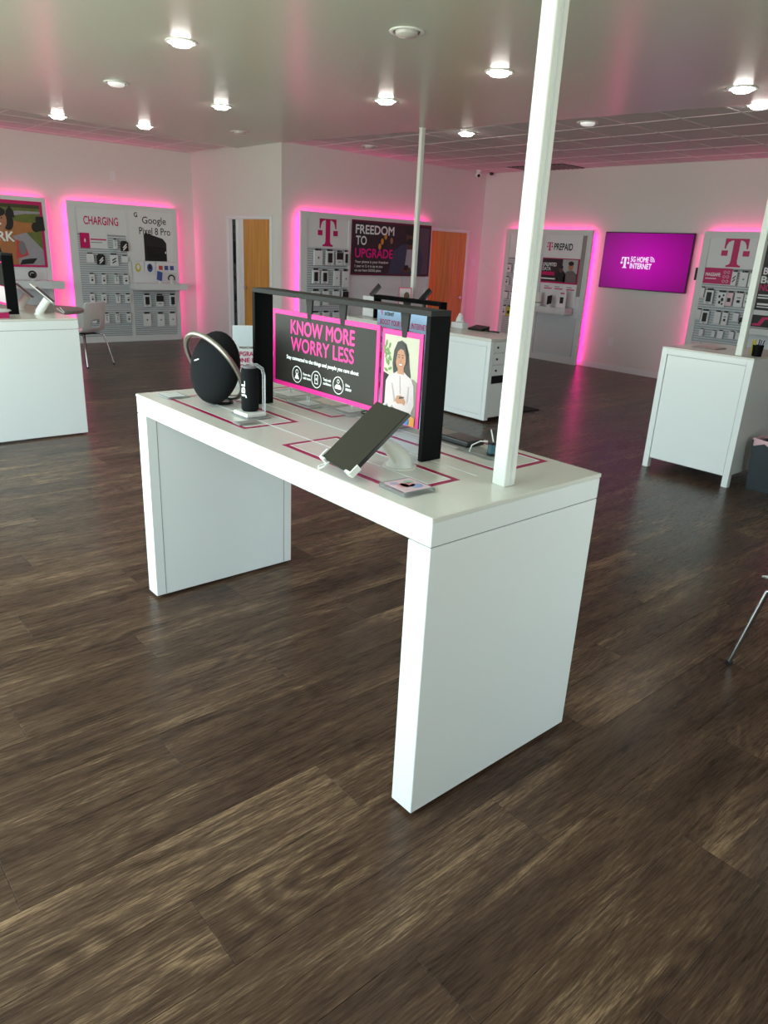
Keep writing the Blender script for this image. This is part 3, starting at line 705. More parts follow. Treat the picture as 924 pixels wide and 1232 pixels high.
# --- freedom display on the middle wall
t, q = display('freedom_display', 'grey wall display with large freedom poster and emblem header', PLM, 5.26, 7.97, 2.16, [(5.38, 6.165), (6.24, 7.89)])
slats(q, t, 5.38, 6.165, .1, 1.665)
hd = quad(q, 5.38, 1.665, 6.165, 2.075, .09, 'header_board', M_WHITE, t, .013)
tlogo(q, 5.77, 1.68, .38, .40, .1045, M_MAG, hd)
quad(q, 6.24, .1, 7.89, 1.27, .09, 'backing_board', M_WHITE, t, .005)
for k in range(3): quad(q, 6.25 + k * .548, 1.06, 6.785 + k * .548, 1.262, .0955, 'blank_panel', M_WHITE, t, .012)
ps = quad(q, 6.215, 1.275, 7.94, 2.10, .12, 'poster', mat('poster_dark_magenta', (110, 12, 50), .4), t, .008); D = .128
poly(q, [(6.235, 1.30), (7.92, 1.30), (7.92, 2.07), (6.235, 2.07)], D, 'print', M_NIGHTP, ps)
poly(q, [(7.48, 1.31), (7.9, 1.31), (7.9, 2.05), (7.6, 2.05)], D + .001, 'print', mat('printed_mauve', (96, 74, 92), .5), ps)
poly(q, [(7.0, 1.3), (7.75, 1.3), (7.78, 1.55), (7.7, 1.72), (7.52, 1.78), (7.3, 1.78), (7.12, 1.68), (7.05, 1.5)], D + .002, 'print', M_PLAID, ps)
poly(q, [(7.36, 1.36), (7.6, 1.36), (7.58, 1.7), (7.5, 1.76), (7.4, 1.72)], D + .003, 'print', mat('printed_tee', (176, 166, 180), .5), ps)
poly(q, [(7.4, 1.70), (7.52, 1.70), (7.54, 1.85), (7.4, 1.85)], D + .0035, 'print', M_SKIN2, ps)
ell(q, 7.46, 1.9, .095, .135, D + .004, 'print', M_SKIN2, ps); ell(q, 7.46, 1.99, .105, .075, D + .005, 'print', M_INK, ps); ell(q, 7.46, 1.82, .075, .05, D + .005, 'print', M_HAIR, ps)
ell(q, 7.40, 1.38, .11, .05, D + .005, 'print', M_SKIN2, ps); poly(q, [(7.33, 1.37), (7.43, 1.37), (7.45, 1.45), (7.36, 1.45)], D + .006, 'print', M_INK, ps)
for (a, z) in ((6.85, 1.8), (7.05, 1.82), (6.92, 1.88), (6.8, 1.72)): ell(q, a, z, .03, .05, D + .001, 'print', M_ORANGE if a < 6.95 else M_SKIN, ps, n=8)
text(q, 'FREEDOM', 6.29, 1.90, .80, .13, D + .007, M_WINK, ps, .015); text(q, 'TO', 6.30, 1.735, .215, .13, D + .007, M_WINK, ps, .015)
text(q, 'UPGRADE', 6.29, 1.545, .79, .135, D + .007, M_PINK, ps, .015)
text(q, 'Your phone is your freedom', 6.29, 1.45, .70, .05, D + .007, M_WINK, ps, .01)
text(q, '1 year or 2, it is up to you', 6.29, 1.385, .58, .05, D + .007, M_WINK, ps, .01); text(q, 'on our best GO5G plans', 6.29, 1.32, .55, .05, D + .007, M_WINK, ps, .01)
hang(q, t, [[(5.56, 1.525, .15, .24, 'dot'), (5.78, 1.53, .14, .23, 'phone'), (5.965, 1.525, .12, .21, 'halfphone'), (6.10, 1.53, .09, .22, 'phone')],
            [(5.52, 1.25, .12, .22, 'phone'), (5.69, 1.245, .12, .21, 'phone'), (5.92, 1.235, .11, .25, 'dot'), (6.10, 1.225, .12, .27, 'dot')],
            [(5.53, .93, .14, .25, 'dot'), (5.72, .935, .11, .24, 'dot'), (5.92, .95, .12, .2, 'dot'), (6.10, .95, .12, .2, 'halfphone')],
            [(5.53, .62, .14, .22, 'dot'), (5.73, .62, .12, .22, 'dot'), (5.93, .62, .12, .22, 'dot'), (6.10, .62, .11, .22, 'dot')]], 'freedom-display', 'packages on the freedom display', 'corner room')

# --- prepaid display on the right wall (a grows towards -Y)
t, q = display('prepaid_display', 'grey wall display with prepaid header and small photo poster', PLR, -7.72, -5.94, 2.13, [(-7.63, -6.93), (-6.87, -6.03)])
slats(q, t, -7.63, -6.93, .1, 1.66)
hd = quad(q, -7.63, 1.66, -6.93, 2.045, .09, 'header_board', M_WHITE, t, .013); tlogo(q, -7.28, 1.70, .36, .36, .1045, M_MAG, hd)
quad(q, -6.87, .1, -6.03, 2.045, .09, 'backing_board', M_WHITE, t, .005)
hd = quad(q, -6.87, 1.69, -6.12, 2.045, .0955, 'header_board', M_WHITE, t, .013)
tlogo(q, -6.755, 1.80, .12, .13, .1095, M_MAG, hd); text(q, 'PREPAID', -6.665, 1.815, .37, .10, .1095, M_INK, hd, .02)
quad(q, -6.12, 1.1, -6.035, 2.045, .0955, 'shade_strip', M_GREY, t, .012)  # grey strip painted in for the shade at this edge of the recess
ps = quad(q, -6.87, 1.285, -6.125, 1.685, .0955, 'poster', M_MAG, t, .0155); D = .1115
poly(q, [(-6.86, 1.31), (-6.14, 1.31), (-6.14, 1.672), (-6.86, 1.672)], D, 'print', M_NIGHTP, ps)
poly(q, [(-6.45, 1.45), (-6.15, 1.45), (-6.15, 1.67), (-6.45, 1.67)], D + .001, 'print', mat('printed_window', (176, 176, 178), .5), ps)
for (a, s_, hm, bmm) in ((-6.47, .8, M_SKIN2, M_INK), (-6.28, 1.0, M_SKIN, mat('printed_grey_shirt', (112, 98, 100), .5))):
    poly(q, [(a - .13 * s_, 1.31), (a + .13 * s_, 1.31), (a + .12 * s_, 1.45), (a + .05 * s_, 1.50), (a - .06 * s_, 1.49), (a - .12 * s_, 1.43)], D + .002, 'print', bmm, ps)
    ell(q, a, 1.31 + .25 * s_, .05 * s_, .065 * s_, D + .003, 'print', hm, ps, n=14); ell(q, a, 1.31 + .30 * s_, .055 * s_, .035 * s_, D + .004, 'print', M_HAIR, ps, n=12)
text(q, 'UNLIMITED', -6.85, 1.555, .28, .055, D + .006, M_WINK, ps, .015); text(q, 'DATA', -6.85, 1.485, .17, .055, D + .006, M_WINK, ps, .015)
quad(q, -6.85, 1.41, -6.60, 1.465, D + .002, 'print', M_MAG, ps, .001); quad(q, -6.86, 1.345, -6.52, 1.365, D + .002, 'caption', M_WINK, ps, .001)
bd = quad(q, -6.84, .92, -6.12, 1.28, .0955, 'info_board', M_WHITE, t, .01)
for (a, m_) in ((-6.78, M_GREYINK), (-6.56, M_MAG), (-6.32, M_GREYINK)):
    quad(q, a, 1.225, a + .1, 1.237, .106, 'caption', M_GREYINK, bd, .001); quad(q, a, 1.19, a + .16, 1.207, .106, 'caption', M_MAG, bd, .001)
shelf(q, t, -6.85, -6.13, .81, .91, .20, 'grey shelf on the prepaid display')
lp = quad(q, -6.84, .12, -6.06, .76, .0955, 'lower_panel', M_SLAT, t, .015)
w1 = thing('display_phone', 'black phone leaning on a stand on the prepaid shelf', 'phone', t.location + q.p(-6.53, .91, .25))
MB().cyl((0, 0, 0), .04, .01, 16).tube([(0, 0, .008), (.02, 0, .07)], .014).build('stand', M_WSTEEL, w1, True)
MB().box((-.006, -.045, .03), (.006, .045, .19), .004, rot=Matrix.Rotation(math.radians(28), 3, 'Y') @ Matrix.Rotation(math.radians(-18), 3, 'X')).build('phone_body', M_BLKPL, w1)
w1 = thing('sign_card', 'small white card printed with black phone on the prepaid shelf', 'sign', t.location + q.p(-6.28, .91, .25)); k = Pl((0, 0, 0), q.r, q.n)
quad(k, -.09, 0, .09, .28, 0, 'card', M_WHITE, w1, .012); quad(k, -.03, .07, .04, .17, .012, 'print', M_INK, w1, .001); quad(k, -.03, .22, .05, .24, .012, 'caption', M_MAG, w1, .001)
w1 = thing('white_speaker', 'white cylindrical gadget on the prepaid shelf', 'gadget', t.location + q.p(-6.76, .91, .25))
MB().lathe([(0, 0), (.055, 0), (.055, .2), (.045, .215), (0, .215)]).build('cylinder_body', M_WSTEEL, w1, True); MB().lathe([(.0552, .04), (.0555, .05), (.0552, .06)]).build('base_band', M_GREY, w1, True)
hang(q, t, [[(-7.56, 1.49, .11, .14, 'plug'), (-7.40, 1.49, .10, .14, 'plug'), (-7.2, 1.49, .1, .14, 'plug')],
            [(-7.575, 1.27, .09, .15, 'plug'), (-7.40, 1.28, .10, .13, 'plug'), (-7.2, 1.28, .1, .14, 'plug')],
            [(-7.57, 1.03, .1, .13, 'blank'), (-7.43, 1.03, .11, .13, 'plug')],
            [(-7.575, .76, .09, .18, 'plug'), (-7.46, .755, .11, .19, 'yellow')]], 'prepaid-display', 'packages on the prepaid display', 'wood door')

# --- television
t = thing('television', 'wall-mounted television showing a glowing magenta screen', 'television', (X1 - .0, 5.0, 1.28)); q = Pl((0, -5.0, -1.28), (0, -1, 0), (-1, 0, 0))
MB().box((-.07, -.74, 0), (-.03, .74, .83), .006).build('bezel', M_BLKPL, t); MB().box((-.03, -.3, .2), (-.001, .3, .6)).build('wall_mount', M_DKGREY, t)
sc = MB().box((-.0005, -.728, -.403), (.0005, .728, .403)).build('screen', M_TV, t); sc.location = (-.0708, 0, .415)
tlogo(q, -5.32, 1.59, .15, .16, .072, M_TVTXT, t); text(q, '5G HOME', -5.225, 1.685, .30, .075, .072, M_TVTXT, t, .02); text(q, 'INTERNET', -5.225, 1.59, .36, .075, .072, M_TVTXT, t, .02)
for k in range(3):
    b = MB(); r_ = .02 + k * .024
    for j in range(6):
        t0, t1 = PI * .02 + j * PI / 12, PI * .02 + (j + 1) * PI / 12
        b.face([q.p(-4.90 + (r_) * math.cos(x), 1.69 + r_ * math.sin(x), .072) if w_ == 0 else q.p(-4.90 + (r_ + .011) * math.cos(x), 1.69 + (r_ + .011) * math.sin(x), .072) for (x, w_) in ((t0, 1), (t1, 1), (t1, 0), (t0, 0))])
    b.build('signal_arc', M_TVTXT, t)

# --- magsafe display
t, q = display('case_display', 'grey slat display with large emblem above hanging phone cases', PLR, -4.10, -2.30, 2.14, [(-4.0, -3.27), (-3.21, -2.40)])
slats(q, t, -4.0, -3.27, .1, 1.66)
hd = quad(q, -4.0, 1.665, -3.27, 2.055, .09, 'header_board', M_WHITE, t, .013); tlogo(q, -3.62, 1.68, .39, .37, .1045, M_MAG, hd)
c_ = quad(q, -3.995, 1.45, -3.60, 1.66, .118, 'header_card', M_MAG, t, .006); text(q, 'MAGSAFE', -3.97, 1.55, .21, .045, .125, M_WINK, c_, .02); quad(q, -3.97, 1.51, -3.81, 1.525, .1245, 'caption', M_PALEP, c_, .001)
for k in range(6): ringp(q, -3.70 + (k % 2) * .05, 1.49 + (k // 2) * .06, .02, .006, .1255, 'print', M_PALEP, c_, 10)
quad(q, -4.0, .595, -3.83, .63, .118, 'price_strip', M_PALEP, t, .006); quad(q, -3.86, .60, -3.82, .63, .1245, 'price_mark', M_MAG, t, .001)
quad(q, -3.21, .1, -2.40, 2.055, .09, 'backing_board', M_WHITE, t, .006)
ps = quad(q, -3.21, 1.15, -2.40, 2.05, .096, 'poster', M_INK, t, .018); D = .1145
poly(q, [(-3.19, 1.75), (-2.42, 1.75), (-2.42, 2.03), (-3.19, 2.03)], D, 'print', M_NIGHTP, ps)
for (s_, z, m_, a) in (('BO', 1.61, M_WINK, -3.18), ('BE', 1.50, M_WINK, -3.19), ('NO', 1.40, M_MAG, -3.19)): text(q, s_, a, z, .15, .085, D + .001, m_, ps, .02)
for z in (1.335, 1.30): quad(q, -3.19, z, -2.9, z + .018, D, 'caption', M_WINK, ps, .001)
quad(q, -3.18, 1.215, -2.95, 1.24, D, 'caption', M_WINK, ps, .001); quad(q, -3.18, 1.185, -2.95, 1.197, D, 'caption', M_WINK, ps, .001)
bd = quad(q, -3.21, .93, -2.40, 1.085, .096, 'lower_card', M_INK, t, .018)
poly(q, [(-3.19, .945), (-3.08, .945), (-3.03, 1.03), (-2.9, 1.06), (-2.9, 1.08), (-3.07, 1.06), (-3.12, .975), (-3.19, .97)], D, 'print', M_MAG, bd)
shelf(q, t, -3.23, -2.38, .84, .92, .18, 'grey shelf below the black poster of the phone case display')
sb = MB().prism([q.p(-4.14, 1.48, .05), q.p(-4.105, 1.48, .05), q.p(-4.105, 1.65, .05), q.p(-4.14, 1.65, .05)], q.n * .06).build('side_box', M_BLKPL, t)
hang(q, t, [[(-3.54, 1.545, .07, .2, 'cable'), (-3.41, 1.54, .11, .21, 'dot'), (-3.31, 1.54, .06, .2, 'blank')],
            [(-3.955, 1.33, .06, .15, 'blank'), (-3.845, 1.28, .12, .21, 'phone'), (-3.665, 1.26, .13, .22, 'splash'), (-3.55, 1.27, .09, .2, 'pink'), (-3.42, 1.27, .12, .21, 'plug'), (-3.31, 1.27, .07, .18, 'plug')],
            [(-3.95, 1.03, .07, .15, 'blank'), (-3.85, 1.0, .11, .2, 'phone'), (-3.67, 1.01, .09, .18, 'blank'), (-3.56, 1.005, .08, .19, 'plug'), (-3.41, 1.04, .08, .12, 'blank'), (-3.32, .99, .07, .09, 'dark')],
            [(-3.86, .78, .06, .11, 'blank'), (-3.68, .78, .05, .1, 'blank'), (-3.58, .78, .08, .12, 'blank'), (-3.42, .79, .07, .11, 'blank'), (-3.325, .79, .07, .11, 'blank')]], 'case-display', 'packages on the phone case display', 'television')

# ------------------------------------------------------------------ white tables
TLn, TW, TA, TT = 1.936, .787, .088, .0934
def white_table(ox, oy, label, stripes):
    t = thing('display_table', label, 'table', (ox, oy, 0), 'white display tables')
    B((0, 0, .986), (TW, TLn, 1.0), 'table_top', M_TOP, t, .002)
    e = .002
    B((e, e, 1 - TA + .0015), (TW - e, TLn - e, .985), 'apron', M_LAM, t, .002)
    for k in (0, 1):
        ya, yb = (e, TT) if k == 0 else (TLn - TT, TLn - e)
        lg = B((e, ya, .014), (TW - e, yb, 1 - TA - .0015), 'leg', M_LAM, t, .002)
        yi = yb if k == 0 else ya; sg_ = 1 if k == 0 else -1
        for xa in (.05, TW - .05): B((xa - .0012, yi - .001, .02), (xa + .0012, yi + sg_ * .0006, 1 - TA - .008), 'panel_joint', M_SEAM, lg)
        B((e + .004, ya + .004, 1 - TA - .0015), (TW - e - .004, yb - .004, 1 - TA + .0015), 'shadow_joint', M_SEAM, lg)
        for xa in (.06, TW - .06): MB().cyl((xa, (ya + yb) / 2, 0), .02, .014, 12).build('foot_glide', M_RUB, lg)
    if stripes:
        q = Pl((0, 0, 1.0), (1, 0, 0), (0, 0, 1))          # a = X, z = Y
        for (xa, xb, ya, yb) in ((.078, .328, 1.11, 1.784), (.074, .32, .205, .845), (.49, .742, 1.11, 1.784), (.49, .75, .192, .83)):
            frame_band(q, xa, ya, xb, yb, .020, 0.0, 'outline', M_MAGD, t, .0005)
            frame_band(q, xa + .020, ya + .020, xb - .020, yb - .020, .005, 0.0, 'outline_inner', M_WINK, t, .0005)
        for (xa, ya, yb) in ((.2, .23, 1.6), (.395, .205, .412), (.395, .438, 1.473), (.395, 1.498, 1.72), (.60, .23, 1.6)): quad(q, xa - .0035, ya, xa + .0035, yb, .0006, 'cable_line', M_WINK, t, .0005)
    return t
white_table(0, 0, 'glossy white table with magenta outlines and a tall pole on top', True)
white_table(.085, 5.2, 'glossy white table near window carrying white phone stands', False)
def sign_frame(ox, oy, z, hgt, ln, label):
    t = thing('sign_stand', label, 'sign stand', (ox, oy, z + .0012)); bw = .09
    for ya in (0, ln - .02): B((0, ya, 0), (bw, ya + .02, hgt - .018), 'post', M_BLACK, t, .001)
    B((0, 0, hgt - .018), (bw, ln, hgt), 'beam', M_DKGREY, t, .001); return t
sign_frame(.35, .415, 1.0, .492, 1.08, 'tall black sign frame standing on the magenta-striped table')
sign_frame(.435, 5.615, 1.0, .492, 1.08, 'black sign frame standing on the table with phone stands')

# hanging signs of the near frame (a runs towards -Y)
def clip(parent, q, a, ztop, zbot):
    b = MB(); b.prism([q.p(a - .024, ztop, .0), q.p(a + .020, ztop, .0), q.p(a + .011, zbot, .0), q.p(a - .011, zbot, .0)], q.n * .007)
    b.prism([q.p(a - .016, ztop - .004, -.02), q.p(a + .016, ztop - .004, -.02), q.p(a + .016, ztop, -.02), q.p(a - .016, ztop, -.02)], q.n * .02)
    b.build('hanger_clip', M_DKGREY, parent)
t = thing('hanging_sign', 'charcoal sign with magenta border and slogan hanging from black frame', 'sign', (.395, 1.394, 1.11)); q = Pl((0, 0, -1.11), (0, -1, 0), (-1, 0, 0))
sgn = quad(q, 0, 1.11, .69, 1.418, 0, 'board', M_PINK, t, .006); D = .0062
quad(q, .018, 1.128, .672, 1.400, D, 'print', M_SIGN, t, .0006); D += .0010
text(q, 'KNOW MORE', .135, 1.330, .415, .054, D, M_PINK, sgn, .018); text(q, 'WORRY LESS', .137, 1.264, .412, .053, D, M_PINK, sgn, .012)
text(q, 'Stay connected to the things and people you care about', .105, 1.222, .475, .019, D, M_WINK, sgn, .022)
for i, a in enumerate((.181, .316, .459)):
    ringp(q, a, 1.171, .034, .003, D, 'icon_ring', M_WINK, sgn)
    if i == 0:
        ringp(q, a, 1.182, .010, .003, D, 'icon', M_WINK, sgn, 12); poly(q, [(a - .016, 1.153), (a + .016, 1.153), (a + .006, 1.172), (a - .006, 1.172)], D, 'icon', M_WINK, sgn, .0004)
    elif i == 1:
        frame_band(q, a - .011, 1.153, a + .011, 1.19, .003, D, 'icon', M_WINK, sgn, .0004); ell(q, a, 1.172, .005, .005, D, 'icon', M_WINK, sgn, .0004, 8)
    else:
        poly(q, [(a - .02, 1.157), (a + .02, 1.157), (a + .02, 1.166), (a + .01, 1.174), (a - .01, 1.174), (a - .02, 1.166)], D, 'icon', M_WINK, sgn, .0004); ringp(q, a, 1.186, .008, .0025, D, 'icon', M_WINK, sgn, 10)
for (a, s1, s2) in ((.225, 'Know who', 'calls home'), (.362, 'Track with', 'confidence'), (.505, 'Drive', 'smarter')):
    text(q, s1, a, 1.175, .05 if len(s1) > 6 else .025, .010, D, M_WINK, sgn, .02); text(q, s2, a, 1.160, .052 if len(s2) > 7 else .036, .010, D, M_WINK, sgn, .02)
for a in (.262, .475): clip(t, q, a, 1.473, 1.392)
for a in (.262, .475): pass
# woman poster
t = thing('hanging_sign', 'magenta bordered portrait poster of woman in pale jumper using phone', 'sign', (.395, .689, 1.095)); q = Pl((0, 0, -1.095), (0, -1, 0), (-1, 0, 0))
sg2 = quad(q, 0, 1.095, .205, 1.412, 0, 'board', M_PINK, t, .006); D = .0062
def wq(pts, m, lift, nm='print'): return poly(q, pts, D + lift, nm, m, sg2, .0004)
wq([(.014, 1.098), (.188, 1.098), (.188, 1.394), (.014, 1.394)], M_ROOMP, 0)
wq([(.014, 1.15), (.05, 1.15), (.05, 1.255), (.014, 1.265)], M_DKGREY, .0005)
wq([(.15, 1.10), (.188, 1.10), (.188, 1.25), (.165, 1.26), (.15, 1.22)], mat('printed_sofa', (128, 118, 108), .5), .0005)
random.seed(3)
for k in range(16):
    a, z = .036 + random.uniform(-.02, .016), 1.32 + random.uniform(-.05, .045); ell(q, a, z, .011, .005, D + .0006 + k * .00002, 'print', M_LEAF, sg2, .0003, 8, random.uniform(0, PI))
wq([(.066, 1.27), (.06, 1.30), (.066, 1.345), (.082, 1.374), (.103, 1.381), (.126, 1.371), (.141, 1.34), (.147, 1.30), (.156, 1.265), (.145, 1.245), (.118, 1.25), (.075, 1.25)], M_HAIR, .0011)
wq([(.028, 1.155), (.030, 1.235), (.045, 1.256), (.075, 1.268), (.09, 1.277), (.122, 1.277), (.140, 1.266), (.160, 1.258), (.174, 1.235), (.180, 1.17), (.168, 1.145), (.160, 1.118), (.075, 1.118), (.06, 1.15)], M_KNIT, .0016)
wq([(.088, 1.268), (.122, 1.268), (.119, 1.295), (.092, 1.295)], M_SKIN, .0020)
ell(q, .1035, 1.318, .0255, .037, D + .0024, 'print', M_SKIN, sg2, .0004, 20, -.12)
wq([(.076, 1.345), (.086, 1.365), (.104, 1.372), (.124, 1.364), (.134, 1.335), (.131, 1.30), (.127, 1.33), (.116, 1.350), (.100, 1.353), (.086, 1.342), (.080, 1.315), (.074, 1.285), (.067, 1.30)], M_HAIR, .0028)
for a in (.094, .113):
    ell(q, a, 1.324, .0045, .0018, D + .0030, 'print', M_HAIR, sg2, .0003, 8); ell(q, a, 1.332, .0065, .0013, D + .0030, 'print', M_HAIR, sg2, .0003, 8)
ell(q, .1035, 1.311, .003, .004, D + .0029, 'print', mat('printed_nose', (156, 100, 74), .5), sg2, .0003, 8)
ell(q, .1045, 1.299, .0095, .0038, D + .0030, 'print', mat('printed_lip', (164, 74, 74), .5), sg2, .0003, 10); ell(q, .1045, 1.2998, .0075, .002, D + .0034, 'print', M_WINK, sg2, .0003, 10)
wq([(.060, 1.232), (.066, 1.232), (.086, 1.176), (.078, 1.165)], M_KNITD, .0021); wq([(.146, 1.23), (.152, 1.232), (.150, 1.18), (.142, 1.17)], M_KNITD, .0021)
wq([(.10, 1.262), (.104, 1.262), (.112, 1.20), (.106, 1.20)], M_KNITD, .0021)
wq([(.084, 1.172), (.092, 1.192), (.112, 1.196), (.126, 1.188), (.138, 1.178), (.134, 1.164), (.118, 1.168), (.098, 1.164)], M_SKIN, .0026)
wq([(.104, 1.182), (.128, 1.188), (.131, 1.194), (.106, 1.190)], M_INK, .0031)
wq([(.08, 1.098), (.155, 1.098), (.160, 1.13), (.12, 1.12), (.08, 1.126)], M_JEAN, .0022)
wq([(.160, 1.098), (.186, 1.098), (.186, 1.128), (.165, 1.135)], M_ORANGE, .0022)
clip(t, q, .112, 1.473, 1.392)
# mesh internet sign standing on the far outline
t = thing('standing_sign', 'pale blue sign with magenta lettering behind the portrait poster', 'sign', (.62, .99, 1.0)); q = Pl((0, 0, -1.0), (0, -1, 0), (-1, 0, 0))
sg = quad(q, 0, 1.02, .30, 1.452, 0, 'board', M_SKYP, t, .004); quad(q, .1, 1.0, .2, 1.02, -.05, 'foot', M_CLEAR, t, .10)
D = .0046
tlogo(q, .028, 1.428, .016, .016, D, M_MAG, sg); text(q, 'INTERNET', .045, 1.427, .055, .013, D, M_INK, sg, .02)
text(q, 'BOOST YOUR HOME INTERNET', .02, 1.392, .265, .020, D, M_MAG, sg, .012); text(q, 'WITH A MESH SYSTEM', .02, 1.362, .19, .020, D, M_MAG, sg, .012)
for k in range(4): quad(q, .02, 1.32 - k * .06, .035, 1.345 - k * .06, D, 'print', [M_BLUEP, M_MAG][k % 2], sg, .0005)
# white upgrade card at the table's far end
t = thing('standing_sign', 'white card with magenta upgrade lettering beside the round speaker', 'sign', (.46, 1.86, 1.0)); q = Pl((-.46, -1.86, -1.0), (1, 0, 0), (0, -1, 0)); q = Pl((0, 0, 0), (.94, -.34, 0), (-.34, -.94, 0))
sg = quad(q, 0, .005, .155, .298, 0, 'board', M_WHITE, t, .004); quad(q, .03, 0, .12, .006, -.03, 'foot', M_CLEAR, t, .06); D = .0046
quad(q, .003, .205, .152, .293, D, 'print', mat('printed_pale_sky', (216, 224, 232), .5), sg, .0004)
text(q, 'PREDICTABLY', .03, .19, .075, .010, D + .0006, M_INK, sg, .01)
for k, s_ in enumerate(('UPGRADE', 'ONE BI', 'TO THE')): text(q, s_, .012, .155 - k * .030, .115 - .015 * (k > 0), .021, D + .0006, M_MAG, sg, .015)

# ------------------------------------------------------------------ things on the near table
# round speaker with ring handle
vb = Vector((-.465, -.873, .16)).normalized(); upv = (Vector((.187, .287, .939)) - vb * Vector((.187, .287, .939)).dot(vb)).normalized(); rt = upv.cross(vb).normalized()
t = thing('round_speaker', 'black round fabric speaker with a satin metal ring handle', 'speaker', (.212, 1.578, 1.0))
A = (vb * .5 + (rt * -.99 + upv * .13) * .866).normalized()
def basis(nz):
    x = nz.orthogonal().normalized(); y = nz.cross(x); return Matrix((x, y, nz)).transposed()
RA = basis(A); cz = Vector((0, 0, .156))
MB().sphere(cz, .155, 40, 24, (1, 1, .52), RA).build('body', M_FABRIC, t, True)
NR = (vb * .42 + (rt * -.756 + upv * -.655) * .907).normalized(); RN = basis(NR); rc = Vector((-.004, .0, .161))
MB().tube([rc + RN @ Vector((.162 * math.cos(x), .162 * math.sin(x), 0)) for x in [k * 2 * PI / 56 for k in range(56)]], .011, 10, True).build('ring_handle', M_RING, t, True)
lg = cz + A * .0815 + upv * .0; qs = Pl(lg, (rt - A * rt.dot(A)).normalized(), A)
bd_ = MB().prism([qs.p(-.028, .020, -.004), qs.p(.008, .020, -.004), qs.p(.008, .0245, -.004), qs.p(-.028, .0245, -.004)], qs.n * .006).build('name_badge', M_WINK, t)
MB().lathe([(0, 0), (.05, 0), (.045, .012), (0, .016)], (.03, .0, 0)).build('base_foot', M_BLKPL, t, True)
# upright cylinder speaker on acrylic stand
t = thing('cylinder_speaker', 'upright black cylinder speaker with white lettering on clear stand', 'speaker', (.218, 1.30, 1.0))
MB().lathe([(0, .022), (.030, .022), (.035, .030), (.036, .11), (.035, .185), (.031, .195), (0, .195)], seg=32).build('body', M_FABRIC, t, True)
MB().lathe([(.028, .195), (.030, .200), (.026, .204), (0, .204)], seg=24).build('end_cap', M_GREYINK, t, True)
B((-.055, -.085, 0), (.045, .075, .006), 'stand_base', M_CLEAR, t, .002); B((-.05, -.06, .006), (.04, .05, .022), 'stand_plinth', M_WSTEEL, t, .003)
MB().tube([(.038, -.045, .02), (.038, -.045, .17), (.034, -.040, .195), (.02, -.02, .208), (0, 0, .206)], .007, 8).build('stand_rod', M_CLEAR, t, True)
dd = Vector((-.47, -.88, 0)).normalized(); th_ = math.atan2(dd.y, dd.x)
vs, fs = (text(Pl((0, 0, 0), (1, 0, 0), (0, -1, 0)), 'JBL', 0, 0, 1, 1, 0, M_WINK, None, .02, 'tmp'), None)
me = vs.data.copy(); bpy.data.objects.remove(vs)
for v in me.vertices:
    u_, w_ = v.co.x, v.co.z            # u along the word (drawn upwards), w across
    ang = th_ - .78 + (0.5 - w_) * .70
    v.co = Vector((.0369 * math.cos(ang), .0369 * math.sin(ang), .080 + u_ * .066))
o = bpy.data.objects.new('lettering', me); C.objects.link(o); o.parent = t
# tablet on white cone stand
t = thing('tablet_device', 'large dark tablet tilted on a white cone stand at table edge', 'tablet', (.2, .42, 1.0))
P0, P1, P2, P3 = [Vector(v) - Vector((.2, .42, 1.0)) for v in ((.036, .54, 1.03), (-.001, .352, 1.03), (.23, .53, 1.2), (.207, .343, 1.2))]
ux = (P1 - P0 + P3 - P2).normalized(); uy = (P2 - P0 + P3 - P1).normalized(); uy = (uy - ux * uy.dot(ux)).normalized(); un = ux.cross(uy).normalized()
cc = (P0 + P1 + P2 + P3) / 4; qt = Pl(cc, ux, un)
def tb(a0, z0, a1, z1, d0, d1, nm, m, par=t): return MB().prism([qt.p(a0, z0, d0), qt.p(a1, z0, d0), qt.p(a1, z1, d0), qt.p(a0, z1, d0)], qt.n * (d1 - d0)).build(nm, m, par)
bod = tb(-.096, -.130, .096, .130, -.011, 0, 'tablet_body', M_BLKPL); tb(-.094, -.128, .094, .128, 0, .0012, 'screen', M_SCREEN)
tb(-.05, -.10, .05, .10, -.014, -.011, 'back_plate', M_WSTEEL)
for (a, z) in ((-.096, -.128), (.096, -.128)):
    s_ = 1 if a > 0 else -1
    tb(min(a, a + s_ * .006), z - .006, max(a, a + s_ * .006), z + .03, -.014, .006, 'corner_clip', M_WSTEEL); tb(min(a - s_ * .028, a), z - .008, max(a - s_ * .028, a), z, -.014, .006, 'corner_clip', M_WSTEEL)
for a in (-.05, -.02): tb(a, .127, a + .012, .136, -.012, .004, 'corner_clip', M_WSTEEL)
MB().tube([(.055, 0, .002), (.055, 0, .028), (.035, 0, .05), (-.01, 0, .088), (-.03, .0, .105)], [.046, .036, .029, .018, .014], 24).build('cone_stand', M_WSTEEL, t, True)
MB().lathe([(0, 0), (.056, 0), (.056, .004), (0, .006)], (.055, 0, 0)).build('stand_base', M_WSTEEL, t, True)
e0 = qt.p(-.05, -.13, -.005)
MB().tube([e0, e0 + Vector((-.02, 0, -.012)), e0 + Vector((-.03, .015, -.022)), e0 + Vector((-.015, .035, -.02)), e0 + Vector((.015, .03, -.012)), e0 + Vector((.02, .01, .0))], .003, 6).build('cable', M_CABLE, t, True)
